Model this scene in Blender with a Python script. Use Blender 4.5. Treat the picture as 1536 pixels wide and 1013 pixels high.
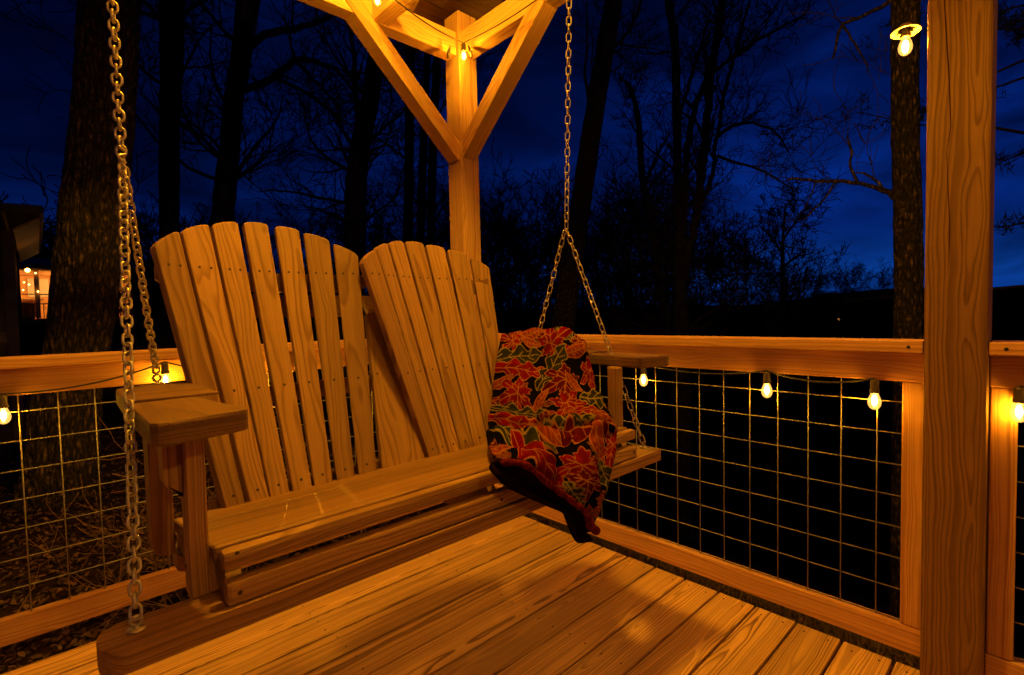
import bpy, bmesh, math, random
import numpy as np
from mathutils import Vector, Matrix, noise
R = math.radians
sc = bpy.context.scene
for o in list(bpy.data.objects): bpy.data.objects.remove(o)
COL = sc.collection
# ------------------------------------------------------------------ camera
cam_d = bpy.data.cameras.new('camera'); cam = bpy.data.objects.new('camera', cam_d); COL.objects.link(cam)
CF = Vector((0.684640, 0.727669, -0.042015)); CR = Vector((0.727498, -0.685754, -0.022081)); CU = Vector((0.044879, 0.015448, 0.998873))
M = Matrix((CR, CU, -CF)).transposed().to_4x4(); M.translation = Vector((-1.99226, -2.42579, 1.13986))
cam.matrix_world = M
cam_d.sensor_width = 36; cam_d.lens = 757.36 / 1536 * 36; cam_d.clip_start = 0.02; cam_d.clip_end = 4000
sc.camera = cam
# ------------------------------------------------------------------ night sky
w = bpy.data.worlds.new('World'); sc.world = w; w.use_nodes = True
nt = w.node_tree; nt.nodes.clear()
def N(t, typ, **kw):
    n = t.nodes.new(typ)
    for k, v in kw.items():
        if k.startswith('i_'):
            n.inputs[k[2:].replace('_', ' ')].default_value = v
        else: setattr(n, k, v)
    return n
def L(t, a, b): t.links.new(a, b)
def ramp(t, stops, interp='LINEAR'):
    n = t.nodes.new('ShaderNodeValToRGB'); cr = n.color_ramp; cr.interpolation = interp
    while len(cr.elements) < len(stops): cr.elements.new(0.5)
    for e, (p, c) in zip(cr.elements, stops):
        e.position = p; e.color = (c, c, c, 1) if isinstance(c, (int, float)) else (*c, 1)
    return n
tc = N(nt, 'ShaderNodeTexCoord'); sep = N(nt, 'ShaderNodeSeparateXYZ'); L(nt, tc.outputs['Generated'], sep.inputs[0])
rz = ramp(nt, [(0.0, (.0006, .010, .075)), (0.06, (.0016, .024, .155)), (0.14, (.0007, .012, .115)), (0.32, (.0003, .0060, .066)), (0.7, (.0002, .0040, .042))])
L(nt, sep.outputs['Z'], rz.inputs[0])
mp = N(nt, 'ShaderNodeMapping'); mp.inputs['Scale'].default_value = (1.5, 1.5, 5.0); L(nt, tc.outputs['Generated'], mp.inputs[0])
cn = N(nt, 'ShaderNodeTexNoise'); cn.inputs['Scale'].default_value = 1.9; cn.inputs['Detail'].default_value = 7; cn.inputs['Roughness'].default_value = .55; cn.inputs['Distortion'].default_value = .9
L(nt, mp.outputs[0], cn.inputs['Vector'])
cr = ramp(nt, [(.34, .42), (.5, .9), (.64, 1.55)]); L(nt, cn.outputs[0], cr.inputs[0])
# the last of the dusk sits low toward the east side of the railing
dt = N(nt, 'ShaderNodeVectorMath', operation='DOT_PRODUCT'); dt.inputs[1].default_value = (0.972, 0.225, 0.06); L(nt, tc.outputs['Generated'], dt.inputs[0])
dr = ramp(nt, [(.3, .55), (.8, .85), (.95, 1.35), (1.0, 2.0)]); L(nt, dt.outputs['Value'], dr.inputs[0])
m1 = N(nt, 'ShaderNodeMix', data_type='RGBA', blend_type='MULTIPLY'); m1.inputs[0].default_value = 1; L(nt, rz.outputs[0], m1.inputs[6]); L(nt, cr.outputs[0], m1.inputs[7])
m2 = N(nt, 'ShaderNodeMix', data_type='RGBA', blend_type='MULTIPLY'); m2.inputs[0].default_value = 1; L(nt, m1.outputs[2], m2.inputs[6]); L(nt, dr.outputs[0], m2.inputs[7])
bg = N(nt, 'ShaderNodeBackground'); bg.inputs[1].default_value = 0.78; L(nt, m2.outputs[2], bg.inputs[0])
wo = N(nt, 'ShaderNodeOutputWorld'); L(nt, bg.outputs[0], wo.inputs[0])
sc.view_settings.view_transform = 'Standard'; sc.view_settings.look = 'None'; sc.view_settings.exposure = 0; sc.view_settings.gamma = 1
sc.render.engine = 'CYCLES'; sc.cycles.use_denoising = True; sc.cycles.max_bounces = 6; sc.cycles.transparent_max_bounces = 12
sc.cycles.sample_clamp_indirect = 6; sc.cycles.caustics_reflective = False; sc.cycles.caustics_refractive = False
BULB = 1.0      # overall strength of the warm bulbs
WARM = (1.0, .45, .018)
# ------------------------------------------------------------------ materials
def mat(name):
    m = bpy.data.materials.new(name); m.use_nodes = True; t = m.node_tree; t.nodes.clear()
    o = N(t, 'ShaderNodeOutputMaterial'); b = N(t, 'ShaderNodeBsdfPrincipled'); L(t, b.outputs[0], o.inputs[0])
    return m, t, b, o
def math_(t, op, a, b=None, c=None):
    n = t.nodes.new('ShaderNodeMath'); n.operation = op
    for i, v in enumerate((a, b, c)):
        if v is None: continue
        if isinstance(v, (int, float)): n.inputs[i].default_value = v
        else: L(t, v, n.inputs[i])
    return n.outputs[0]
def mixc(t, f, a, b, mode='MIX'):
    n = N(t, 'ShaderNodeMix', data_type='RGBA', blend_type=mode)
    for i, v in ((0, f), (6, a), (7, b)):
        if isinstance(v, (int, float)): n.inputs[i].default_value = v
        elif isinstance(v, tuple): n.inputs[i].default_value = (*v, 1)
        else: L(t, v, n.inputs[i])
    return n.outputs[2]
def wood(name, early, late, ring=0.0075, fib=200, rough=.62, bump=.25, groove=0.0, warp=.02, knots=.5, cen=.05, contrast=1.0):
    m, t, b, o = mat(name)
    tc = N(t, 'ShaderNodeTexCoord'); oi = N(t, 'ShaderNodeObjectInfo')
    rnd = oi.outputs['Random']
    off = N(t, 'ShaderNodeCombineXYZ'); L(t, math_(t, 'MULTIPLY', rnd, 53.0), off.inputs[0])
    r2 = math_(t, 'FRACT', math_(t, 'MULTIPLY', rnd, 17.31)); r3 = math_(t, 'FRACT', math_(t, 'MULTIPLY', rnd, 91.7))
    p = N(t, 'ShaderNodeVectorMath', operation='ADD'); L(t, tc.outputs['Object'], p.inputs[0]); L(t, off.outputs[0], p.inputs[1])
    # slow wander of the growth rings along the board
    mp = N(t, 'ShaderNodeMapping'); mp.inputs['Scale'].default_value = (1.3, 5, 5); L(t, p.outputs[0], mp.inputs[0])
    n1 = N(t, 'ShaderNodeTexNoise'); n1.inputs['Scale'].default_value = 1.6; n1.inputs['Detail'].default_value = 2.5; L(t, mp.outputs[0], n1.inputs['Vector'])
    nv = N(t, 'ShaderNodeVectorMath', operation='SUBTRACT'); L(t, n1.outputs['Color'], nv.inputs[0]); nv.inputs[1].default_value = (.5, .5, .5)
    # knots
    mk = N(t, 'ShaderNodeMapping'); mk.inputs['Scale'].default_value = (2.2, 7, 3.0); L(t, p.outputs[0], mk.inputs[0])
    vo = N(t, 'ShaderNodeTexVoronoi'); vo.inputs['Scale'].default_value = 1.0; vo.inputs['Randomness'].default_value = 1.0; L(t, mk.outputs[0], vo.inputs['Vector'])
    kd = vo.outputs['Distance']
    kf = math_(t, 'POWER', 2.718, math_(t, 'MULTIPLY', math_(t, 'MULTIPLY', kd, kd), -22.0))
    sp = N(t, 'ShaderNodeSeparateXYZ'); L(t, tc.outputs['Object'], sp.inputs[0])
    sn = N(t, 'ShaderNodeSeparateXYZ'); L(t, nv.outputs[0], sn.inputs[0])
    cy = math_(t, 'MULTIPLY', math_(t, 'SUBTRACT', r2, .5), cen * 1.6)
    cz = math_(t, 'ADD', math_(t, 'MULTIPLY', r3, cen), cen * .35)
    qy = math_(t, 'ADD', math_(t, 'ADD', sp.outputs['Y'], cy), math_(t, 'MULTIPLY', sn.outputs[0], warp * 2))
    qz = math_(t, 'ADD', math_(t, 'ADD', sp.outputs['Z'], cz), math_(t, 'MULTIPLY', sn.outputs[1], warp * 2))
    rr = math_(t, 'SQRT', math_(t, 'ADD', math_(t, 'MULTIPLY', qy, qy), math_(t, 'MULTIPLY', qz, qz)))
    rr = math_(t, 'ADD', rr, math_(t, 'MULTIPLY', kf, .022 * knots))
    n1d = N(t, 'ShaderNodeTexNoise', noise_dimensions='1D'); n1d.inputs['Scale'].default_value = 1.0; n1d.inputs['Detail'].default_value = 1.5; L(t, math_(t, 'MULTIPLY_ADD', rr, .28 / ring, math_(t, 'MULTIPLY', rnd, 40.0)), n1d.inputs['W'])
    ph = math_(t, 'FRACT', math_(t, 'ADD', math_(t, 'DIVIDE', rr, ring), math_(t, 'MULTIPLY', n1d.outputs[0], 3.2)))
    band = ramp(t, [(0, 0.0), (.45, .12), (.82, 1.0), (.93, .85), (1.0, 0.0)]); L(t, ph, band.inputs[0])
    # fibre
    mf = N(t, 'ShaderNodeMapping'); mf.inputs['Scale'].default_value = (fib * .035, fib, fib); L(t, p.outputs[0], mf.inputs[0])
    nf = N(t, 'ShaderNodeTexNoise'); nf.inputs['Scale'].default_value = 1.0; nf.inputs['Detail'].default_value = 3; L(t, mf.outputs[0], nf.inputs['Vector'])
    mb = N(t, 'ShaderNodeMapping'); mb.inputs['Scale'].default_value = (1.2, 9, 9); L(t, p.outputs[0], mb.inputs[0])
    nb = N(t, 'ShaderNodeTexNoise'); nb.inputs['Scale'].default_value = 1.0; nb.inputs['Detail'].default_value = 4; L(t, mb.outputs[0], nb.inputs['Vector'])
    bf = math_(t, 'MULTIPLY', math_(t, 'MULTIPLY', band.outputs[0], math_(t, 'MULTIPLY_ADD', n1d.outputs[0], 1.5, .25)), math_(t, 'MULTIPLY_ADD', nb.outputs[0], 1.0, .25 * contrast))
    c = mixc(t, bf, early, late)
    tone = math_(t, 'MULTIPLY_ADD', math_(t, 'FRACT', math_(t, 'MULTIPLY', rnd, 7.77)), .44, .76)
    fib = math_(t, 'MULTIPLY_ADD', nf.outputs[0], .5, .75)
    blo = math_(t, 'MULTIPLY_ADD', nb.outputs[0], .7, .66)
    k = math_(t, 'MULTIPLY', math_(t, 'MULTIPLY', tone, fib), blo)
    kc = N(t, 'ShaderNodeCombineColor'); 
    for i in range(3): L(t, k, kc.inputs[i])
    c = mixc(t, 1.0, c, kc.outputs[0], 'MULTIPLY')
    if knots > 0:
        kr = ramp(t, [(0.0, 1.0), (.05, .75), (.10, .12), (.16, 0.0)]); L(t, kd, kr.inputs[0])
        gate = ramp(t, [(.60, 0.0), (.64, 1.0)]); 
        vs = N(t, 'ShaderNodeSeparateColor'); L(t, vo.outputs['Color'], vs.inputs[0]); L(t, vs.outputs[0], gate.inputs[0])
        c = mixc(t, math_(t, 'MULTIPLY', kr.outputs[0], gate.outputs[0]), c, (.07, .03, .012))
    L(t, c, b.inputs['Base Color'])
    b.inputs['Roughness'].default_value = rough; b.inputs['Specular IOR Level'].default_value = .35
    h = math_(t, 'ADD', math_(t, 'MULTIPLY', band.outputs[0], .6), math_(t, 'MULTIPLY', nf.outputs[0], .8))
    bp = N(t, 'ShaderNodeBump'); bp.inputs['Strength'].default_value = bump; bp.inputs['Distance'].default_value = .0015
    if groove:
        bp.inputs['Distance'].default_value = .004
    L(t, h, bp.inputs['Height']); L(t, bp.outputs[0], b.inputs['Normal'])
    return m
PINE = wood('pine_swing', (.35, .20, .075), (.20, .095, .028), ring=.0085, warp=.030, knots=.8)
PINE_SEAT = wood('pine_seat', (.225, .122, .046), (.12, .055, .018), ring=.0065, warp=.012, knots=.25, bump=.45)
TREATED = wood('treated_swing_frame', (.33, .18, .07), (.16, .073, .025), ring=.0060, warp=.012, knots=.3, bump=.4)
CEDAR = wood('cedar_rail', (.56, .31, .12), (.36, .16, .055), ring=.010, warp=.02, knots=1.2)
TIMBER = wood('pine_timber', (.60, .36, .14), (.40, .19, .06), ring=.012, warp=.03, knots=1.0, cen=.09)
POSTW = wood('dark_brown_post', (.215, .115, .042), (.11, .049, .0145), ring=.0115, warp=.034, knots=1.6, cen=.05, bump=.6, contrast=1.5)  # darker brown wood with stronger grain for the near post
DECK = wood('deck_board', (.63, .38, .16), (.21, .108, .042), fib=90, ring=.0052, warp=.012, knots=.5, bump=.6, groove=1, rough=.7, cen=.06)
ROOFW = wood('roof_boards', (.34, .20, .08), (.22, .11, .035), ring=.011, warp=.02, knots=1.2)
def simple(name, col, rough=.6, metal=0, noise_s=0, amt=.3, bump=0):
    m, t, b, o = mat(name)
    b.inputs['Base Color'].default_value = (*col, 1); b.inputs['Roughness'].default_value = rough; b.inputs['Specular IOR Level'].default_value = 0 if rough >= .8 else .5; b.inputs['Metallic'].default_value = metal
    if noise_s:
        tc = N(t, 'ShaderNodeTexCoord'); n = N(t, 'ShaderNodeTexNoise'); n.inputs['Scale'].default_value = noise_s; n.inputs['Detail'].default_value = 5
        L(t, tc.outputs['Object'], n.inputs['Vector'])
        r = ramp(t, [(.3, tuple(x * (1 - amt) for x in col)), (.7, tuple(min(1, x * (1 + amt)) for x in col))]); L(t, n.outputs[0], r.inputs[0]); L(t, r.outputs[0], b.inputs['Base Color'])
        if bump:
            bp = N(t, 'ShaderNodeBump'); bp.inputs['Strength'].default_value = bump; bp.inputs['Distance'].default_value = .02; L(t, n.outputs[0], bp.inputs['Height']); L(t, bp.outputs[0], b.inputs['Normal'])
    return m
STEEL = simple('galvanised_steel', (.55, .49, .38), .36, .6, 60, .25)
WIRE = simple('mesh_wire', (.25, .24, .22), .5, .35, 40, .2)
SCREWM = simple('screw_head', (.06, .045, .03), .5, .6)
CORD = simple('black_cable', (.02, .018, .015), .6)
SOCKET = simple('socket_plastic', (.05, .035, .022), .45)
BARK = simple('bark_far', (.045, .034, .026), .95, 0, 6, .5, .6)
TWIG = simple('twig_bark', (.040, .030, .024), .95)
NEEDLE = simple('pine_needles', (.028, .036, .016), .9, 0, 3, .4)
SOIL = simple('leafy_soil', (.035, .02, .012), .95, 0, 2.5, .5, .5)
HILLM = simple('hill_forest', (.012, .016, .014), 1.0)
SHADE = simple('enamel_lamp_shade', (.6, .52, .4), .35, .3)
def emis(name, col, s):
    m = bpy.data.materials.new(name); m.use_nodes = True; t = m.node_tree; t.nodes.clear()
    o = N(t, 'ShaderNodeOutputMaterial'); e = N(t, 'ShaderNodeEmission'); e.inputs[0].default_value = (*col, 1); e.inputs[1].default_value = s; L(t, e.outputs[0], o.inputs[0]); return m
FIL = emis('bulb_filament', WARM, 1100 * BULB)
FILN = emis('bulb_filament_near', WARM, 400 * BULB)
FILB = emis('bulb_filament_strong', WARM, 1500 * BULB)
FILP2 = emis('bulb_filament_behind_swing', WARM, 2600 * BULB)
LANT = emis('lantern_glow', WARM, 1500 * BULB)
FILM = emis('bulb_filament_medium', WARM, 800 * BULB)
FILP = emis('bulb_filament_pendant', WARM, 2600 * BULB)
FILR = emis('bulb_filament_rail', WARM, 420 * BULB)
FARB = emis('far_bulb', (1, .42, .08), 16)
FARS = emis('far_lamp', (1, .42, .08), 300)
GLOBE = emis('globe_glow', WARM, 650)
FILL_GLOBE = emis('fill_globe_glow', WARM, 8)
def glass():
    m = bpy.data.materials.new('bulb_glass'); m.use_nodes = True; t = m.node_tree; t.nodes.clear()
    o = N(t, 'ShaderNodeOutputMaterial'); tr = N(t, 'ShaderNodeBsdfTransparent'); tr.inputs[0].default_value = (1, .93, .8, 1)
    g = N(t, 'ShaderNodeBsdfGlossy'); g.inputs['Roughness'].default_value = .08
    e = N(t, 'ShaderNodeEmission'); e.inputs[0].default_value = (1, .50, .10, 1); e.inputs[1].default_value = .75
    lw = N(t, 'ShaderNodeLayerWeight'); lw.inputs[0].default_value = .35
    mx = N(t, 'ShaderNodeMixShader'); L(t, lw.outputs['Facing'], mx.inputs[0]); L(t, tr.outputs[0], mx.inputs[1]); L(t, g.outputs[0], mx.inputs[2])
    ad = N(t, 'ShaderNodeAddShader'); L(t, mx.outputs[0], ad.inputs[0]); L(t, e.outputs[0], ad.inputs[1]); L(t, ad.outputs[0], o.inputs[0]); return m
GLASS = glass()
def barkmat():
    m, t, b, o = mat('bark_near')
    tc = N(t, 'ShaderNodeTexCoord')
    mp = N(t, 'ShaderNodeMapping'); mp.inputs['Scale'].default_value = (11, 11, 3.6); L(t, tc.outputs['Object'], mp.inputs[0])
    n0 = N(t, 'ShaderNodeTexNoise'); n0.inputs['Scale'].default_value = 1.5; n0.inputs['Detail'].default_value = 4; L(t, mp.outputs[0], n0.inputs['Vector'])
    v = N(t, 'ShaderNodeTexVoronoi', feature='DISTANCE_TO_EDGE'); v.inputs['Scale'].default_value = 2.2
    av = N(t, 'ShaderNodeMix', data_type='RGBA', blend_type='ADD'); av.inputs[0].default_value = .6; L(t, mp.outputs[0], av.inputs[6]); L(t, n0.outputs['Color'], av.inputs[7]); L(t, av.outputs[2], v.inputs['Vector'])
    r = ramp(t, [(0.0, (.004, .003, .002)), (.08, (.03, .019, .012)), (.22, (.075, .048, .028)), (.5, (.25, .155, .085))]); L(t, v.outputs['Distance'], r.inputs[0])
    n2 = N(t, 'ShaderNodeTexNoise'); n2.inputs['Scale'].default_value = 28; n2.inputs['Detail'].default_value = 6; L(t, tc.outputs['Object'], n2.inputs['Vector'])
    r2 = ramp(t, [(.35, .25), (.6, 1.0), (.72, 2.2)]); L(t, n2.outputs[0], r2.inputs[0])
    L(t, mixc(t, 1.0, r.outputs[0], r2.outputs[0], 'MULTIPLY'), b.inputs['Base Color']); b.inputs['Roughness'].default_value = .9
    bp = N(t, 'ShaderNodeBump'); bp.inputs['Strength'].default_value = 1; bp.inputs['Distance'].default_value = .03
    L(t, math_(t, 'ADD', math_(t, 'MINIMUM', v.outputs['Distance'], .35), math_(t, 'MULTIPLY', n2.outputs[0], .25)), bp.inputs['Height']); L(t, bp.outputs[0], b.inputs['Normal'])
    return m
BARKN = barkmat()
# ------------------------------------------------------------------ object helpers
def tag(o, label=None, cat=None, group=None, kind=None):
    for k, v in (('label', label), ('category', cat), ('group', group), ('kind', kind)):
        if v: o[k] = v
    return o
def empty(name, loc, label, cat, group=None):
    o = bpy.data.objects.new(name, None); COL.objects.link(o); o.location = loc; o.empty_display_size = .1
    o['_w'] = list(loc); tag(o, label, cat, group); return o
WM = {}
def wmat(o):
    return WM.get(o.name, Matrix.Translation(o.location) if o.type == 'EMPTY' else Matrix.Identity(4))
def link(name, me, mat_, parent=None, mw=None, smooth=False):
    o = bpy.data.objects.new(name, me); COL.objects.link(o)
    if mat_ and not me.materials: me.materials.append(mat_)
    mw = mw or Matrix.Identity(4); WM[o.name] = mw
    if parent: o.parent = parent; o.matrix_local = wmat(parent).inverted() @ mw
    else: o.matrix_local = mw
    if smooth:
        for p in me.polygons: p.use_smooth = True
    return o
def frame(a, b, up=(0, 0, 1)):
    a = Vector(a); b = Vector(b); x = (b - a).normalized(); up = Vector(up)
    z = (up - x * up.dot(x)).normalized(); y = z.cross(x)
    m = Matrix((x, y, z)).transposed().to_4x4(); m.translation = (a + b) / 2; return m
def bevel(bm, w, seg=2):
    if w: bmesh.ops.bevel(bm, geom=list(bm.edges), offset=w, segments=seg, profile=.6, affect='EDGES', clamp_overlap=True)
def tomesh(bm, name):
    bmesh.ops.recalc_face_normals(bm, faces=bm.faces); me = bpy.data.meshes.new(name); bm.to_mesh(me); bm.free(); return me
def board(name, a, b, width, thick, mt, parent=None, up=(0, 0, 1), bv=.003, smooth=False):
    """a box from a to b; thick along up, width across"""
    a = Vector(a); b = Vector(b); bm = bmesh.new(); bmesh.ops.create_cube(bm, size=1)
    bmesh.ops.scale(bm, vec=((b - a).length, width, thick), verts=bm.verts); bevel(bm, bv)
    return link(name, tomesh(bm, name), mt, parent, frame(a, b, up), smooth)
def box(name, x0, x1, y0, y1, z0, z1, mt, parent=None, axis='x', bv=.003):
    c = ((x0 + x1) / 2, (y0 + y1) / 2, (z0 + z1) / 2)
    if axis == 'x': return board(name, (x0, c[1], c[2]), (x1, c[1], c[2]), y1 - y0, z1 - z0, mt, parent, (0, 0, 1), bv)
    if axis == 'y': return board(name, (c[0], y0, c[2]), (c[0], y1, c[2]), x1 - x0, z1 - z0, mt, parent, (0, 0, 1), bv)
    return board(name, (c[0], c[1], z0), (c[0], c[1], z1), y1 - y0, x1 - x0, mt, parent, (1, 0, 0), bv)
def prism(name, pts, M4, t0, t1, mt, parent=None, bv=.003):
    """outline (x,y) in frame M4, extruded in its z from t0 to t1"""
    bm = bmesh.new(); lo = [bm.verts.new((p[0], p[1], t0)) for p in pts]; hi = [bm.verts.new((p[0], p[1], t1)) for p in pts]
    bm.faces.new(lo[::-1]); bm.faces.new(hi)
    n = len(pts)
    for i in range(n): bm.faces.new((lo[i], lo[(i + 1) % n], hi[(i + 1) % n], hi[i]))
    bmesh.ops.recalc_face_normals(bm, faces=bm.faces); bevel(bm, bv, 2)
    return link(name, tomesh(bm, name), mt, parent, M4)
def axes(x, y, z, o):
    m = Matrix((Vector(x), Vector(y), Vector(z))).transposed().to_4x4(); m.translation = Vector(o); return m
def tube_bm(bm, pts, rad, sides=6, cap=True):
    P = [Vector(p) for p in pts]; rings = []; prev = None
    for i, p in enumerate(P):
        d = (P[min(i + 1, len(P) - 1)] - P[max(i - 1, 0)]).normalized()
        if prev is None: u = d.orthogonal().normalized()
        else:
            u = prev - d * prev.dot(d); u = u.normalized() if u.length > 1e-6 else d.orthogonal().normalized()
        prev = u; v = d.cross(u); r = rad[i] if isinstance(rad, (list, tuple)) else rad
        rings.append([bm.verts.new(p + (u * math.cos(2 * math.pi * k / sides) + v * math.sin(2 * math.pi * k / sides)) * r) for k in range(sides)])
    for a, b in zip(rings, rings[1:]):
        for k in range(sides): bm.faces.new((a[k], a[(k + 1) % sides], b[(k + 1) % sides], b[k]))
    if cap and sides > 2: bm.faces.new(rings[0][::-1]); bm.faces.new(rings[-1])
def lathe_bm(bm, prof, sides, M4=Matrix.Identity(4)):
    rings = []
    for r, z in prof:
        rings.append([bm.verts.new(M4 @ Vector((r * math.cos(2 * math.pi * k / sides), r * math.sin(2 * math.pi * k / sides), z))) for k in range(sides)])
    for a, b in zip(rings, rings[1:]):
        for k in range(sides): bm.faces.new((a[k], a[(k + 1) % sides], b[(k + 1) % sides], b[k]))
def screw(p, n, parent, r=.0032):
    bm = bmesh.new(); bmesh.ops.create_cone(bm, cap_ends=True, segments=10, radius1=r, radius2=r * .8, depth=.0014)
    n = Vector(n).normalized(); m = n.to_track_quat('Z', 'Y').to_matrix().to_4x4(); m.translation = Vector(p) + n * .0004
    return link('screw', tomesh(bm, 'screw'), SCREWM, parent, m)
# ------------------------------------------------------------------ ground
def ground_z(x, y):
    d = max(0.0, x - .45); z = -.30 - .06 * max(0, min(x, .45))
    z -= .46 * d if d < 15 else .46 * 15 + .02 * (d - 15)
    if x < 0: z -= .02 * min(50, max(0, y - 4))
    far = math.hypot(x, y)
    if far > 60: z = z * .9 - .9
    return z + .10 * noise.noise((x * .35, y * .35, 3)) * min(1, .2 + far * .1)
def make_ground():
    xs = sorted(set([-1500, -700, -300, -150, -80, -50, -35, -25] + [i * .5 - 20 for i in range(0, 110)] + [40, 50, 70, 100, 160, 300, 700, 1500]))
    ys = sorted(set([-1500, -600, -200, -80, -40, -20, -12] + [i * .5 - 8 for i in range(0, 90)] + [40, 50, 70, 100, 160, 300, 700, 1500]))
    V = [(x, y, ground_z(x, y)) for y in ys for x in xs]; nx = len(xs)
    F = [(j * nx + i, j * nx + i + 1, (j + 1) * nx + i + 1, (j + 1) * nx + i) for j in range(len(ys) - 1) for i in range(nx - 1)]
    me = bpy.data.meshes.new('ground'); me.from_pydata(V, [], F); o = link('ground', me, SOIL, smooth=True); tag(o, 'dark leaf covered forest floor falling away to the right', kind='structure')
make_ground()
def make_hill():
    V = []; F = []; n = 90
    for k in range(n + 1):
        a = R(20 + 130 * k / n); h = 9 + 9 * math.exp(-((math.degrees(a) - 79) / 5) ** 2) + 10 * math.exp(-((math.degrees(a) - 92) / 9) ** 2) + 3 * noise.noise((k * .17, 2, 1)) + .8 * noise.noise((k * 1.3, 5, 1))
        s, c = math.sin(a), math.cos(a)
        for d, z in ((430, -20), (520, h * .6), (600, h), (760, -20)): V.append((s * d - 2, c * d - 2.4, z))
    for k in range(n):
        for j in range(3): F.append((k * 4 + j, k * 4 + j + 1, (k + 1) * 4 + j + 1, (k + 1) * 4 + j))
    me = bpy.data.meshes.new('hills'); me.from_pydata(V, [], F); tag(link('hills', me, HILLM, smooth=True), 'low wooded hills along the night horizon', kind='structure')
make_hill()
# leaf litter
def litter(name, count, region, smin, smax, seed, label):
    rn = random.Random(seed); V = []; F = []; cols = []
    for _ in range(count):
        x = rn.uniform(region[0], region[1]); y = region[2] + (region[3] - region[2]) * rn.random() ** 2.2
        z = ground_z(x, y) + rn.uniform(.0, .05); s = rn.uniform(smin, smax); a = rn.uniform(0, 6.28); tx, ty = rn.uniform(-.6, .6), rn.uniform(-.6, .6)
        u = Vector((math.cos(a), math.sin(a), tx)).normalized() * s; v = Vector((-math.sin(a), math.cos(a), ty)).normalized() * s * rn.uniform(.4, .7); p = Vector((x, y, z)); up = Vector((0, 0, s * rn.uniform(.1, .45)))
        b = len(V)
        V += [p - u, p - u * .3 + v + up * .6, p + u * .5 + v * .8 + up, p + u * 1.1 + up * .4, p + u * .4 - v * .9 + up, p - u * .4 - v * .8 + up * .5, p + u * .1]
        F += [(b, b + 6, b + 2, b + 1), (b + 6, b + 3, b + 2), (b, b + 5, b + 4, b + 6), (b + 6, b + 4, b + 3)]
        c = rn.choice([(.12, .06, .028), (.07, .035, .02), (.17, .095, .045), (.04, .022, .013), (.09, .042, .02), (.05, .028, .015)]); cols += [c] * 7
    me = bpy.data.meshes.new(name); me.from_pydata([tuple(v) for v in V], [], F)
    ca = me.color_attributes.new('col', 'FLOAT_COLOR', 'POINT'); ca.data.foreach_set('color', np.array([(*c, 1) for c in cols], dtype=np.float32).ravel())
    m, t, b, o_ = mat(name + '_mat'); at = N(t, 'ShaderNodeAttribute', attribute_name='col'); L(t, at.outputs['Color'], b.inputs['Base Color']); b.inputs['Roughness'].default_value = .75
    tag(link(name, me, m), label, kind='stuff')
litter('leaf_litter', 32000, (-4.6, 1.0, .0, 7), .010, .024, 5, 'brown fallen leaves scattered on the ground behind the deck')
litter('slope_leaves', 11000, (.03, 2.2, -3.4, 1.0), .010, .026, 6, 'dark fallen leaves on the slope below the right side of the deck')
# ------------------------------------------------------------------ deck
deck = empty('wooden_deck', (-1.5, -2, 0), 'grooved wooden deck floor carrying the swing pavilion', 'deck')
y = -.074; k = 0; rn = random.Random(2)
while y > -5.2:
    o = board('deck_board', (-5.4, y - .0703, -.0135), (-.0166 + rn.uniform(-.003, .003), y - .0700, -.0135), .1372 - rn.uniform(0, .0014), .027, DECK, deck, bv=.005)
    if k < 18:
        for yy in (-.035, -.108): screw((-.058 + rn.uniform(-.006, .006), y + yy, .0005), (0, 0, 1), o, .0034)
        for xj in (-1.26, -.66):
            for yy in (-.035, -.108): screw((xj + rn.uniform(-.008, .008), y + yy, .0005), (0, 0, 1), o, .003)
    y -= .145; k += 1
box('rim_joist', -.060, -.022, -5.2, -.08, -.24, -.028, TREATED, deck, 'y')
box('rim_joist', -5.4, -.062, -.118, -.08, -.24, -.028, TREATED, deck, 'x')
for xj in (-.66, -1.26, -1.86, -2.46, -3.06): box('joist', xj - .019, xj + .019, -5.2, -.12, -.24, -.028, TREATED, deck, 'y')
# ------------------------------------------------------------------ pavilion
pav = empty('timber_pavilion', (-1.5, -1.1, 0), 'open timber pavilion frame with braced corner post over the swing', 'pavilion')
def post(x0, y0, s=.14, z1=3.0, mt=None):
    return box('post', x0, x0 + s, y0, y0 + s, -1.6, z1, mt or TIMBER, pav, 'z', bv=.007)
post(-.052, .052); np_ = post(-.073, -2.3125, mt=POSTW); post(-3.5, .052); post(-3.5, -2.3125 - 1.5); post(-1.155, -4.07)  # last post is unseen, added to throw a shadow band across the deck
# beams: back one along X, right one along Y
BZ = 2.735
box('beam', -3.6, -.053, .075, .165, BZ, BZ + .14, TIMBER, pav, 'x')
box('beam', -.035, .055, -4.2, .051, BZ, BZ + .14, TIMBER, pav, 'y')
box('beam', -3.6, -.038, -3.755, -3.665, BZ, BZ + .14, TIMBER, pav, 'x')
box('beam', -3.45, -3.36, -3.6, .07, BZ, BZ + .14, TIMBER, pav, 'y')
bm = bmesh.new()
cp = [(-2.208, 2.03), (-2.2215, 1.80), (-2.2275, 1.655), (-2.219, 1.582), (-2.2285, 1.36), (-2.2255, 1.23)]
cp2 = [Vector(catm) for catm in [( -.0729, a, b) for a, b in cp]]
tube_bm(bm, [cp2[0].lerp(cp2[1], t) for t in (0, .5)] + cp2[1:], [.0012, .0016, .0017, .0013, .0007, .0013, .0004], 5)
link('drying_crack', tomesh(bm, 'drying_crack'), simple('crack_shadow', (.03, .012, .004), .9), np_)
def brace(a, b, w, t, up): return board('brace', a, b, w, t, TIMBER, pav, up, bv=.005)
brace((-.03, .12, 2.135), (-.735, .12, 2.813), .09, .105, (0, -1, 0)).name = 'brace'
brace((.01, .09, 2.145), (.01, -.665, 2.814), .09, .105, (-1, 0, 0))
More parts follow.
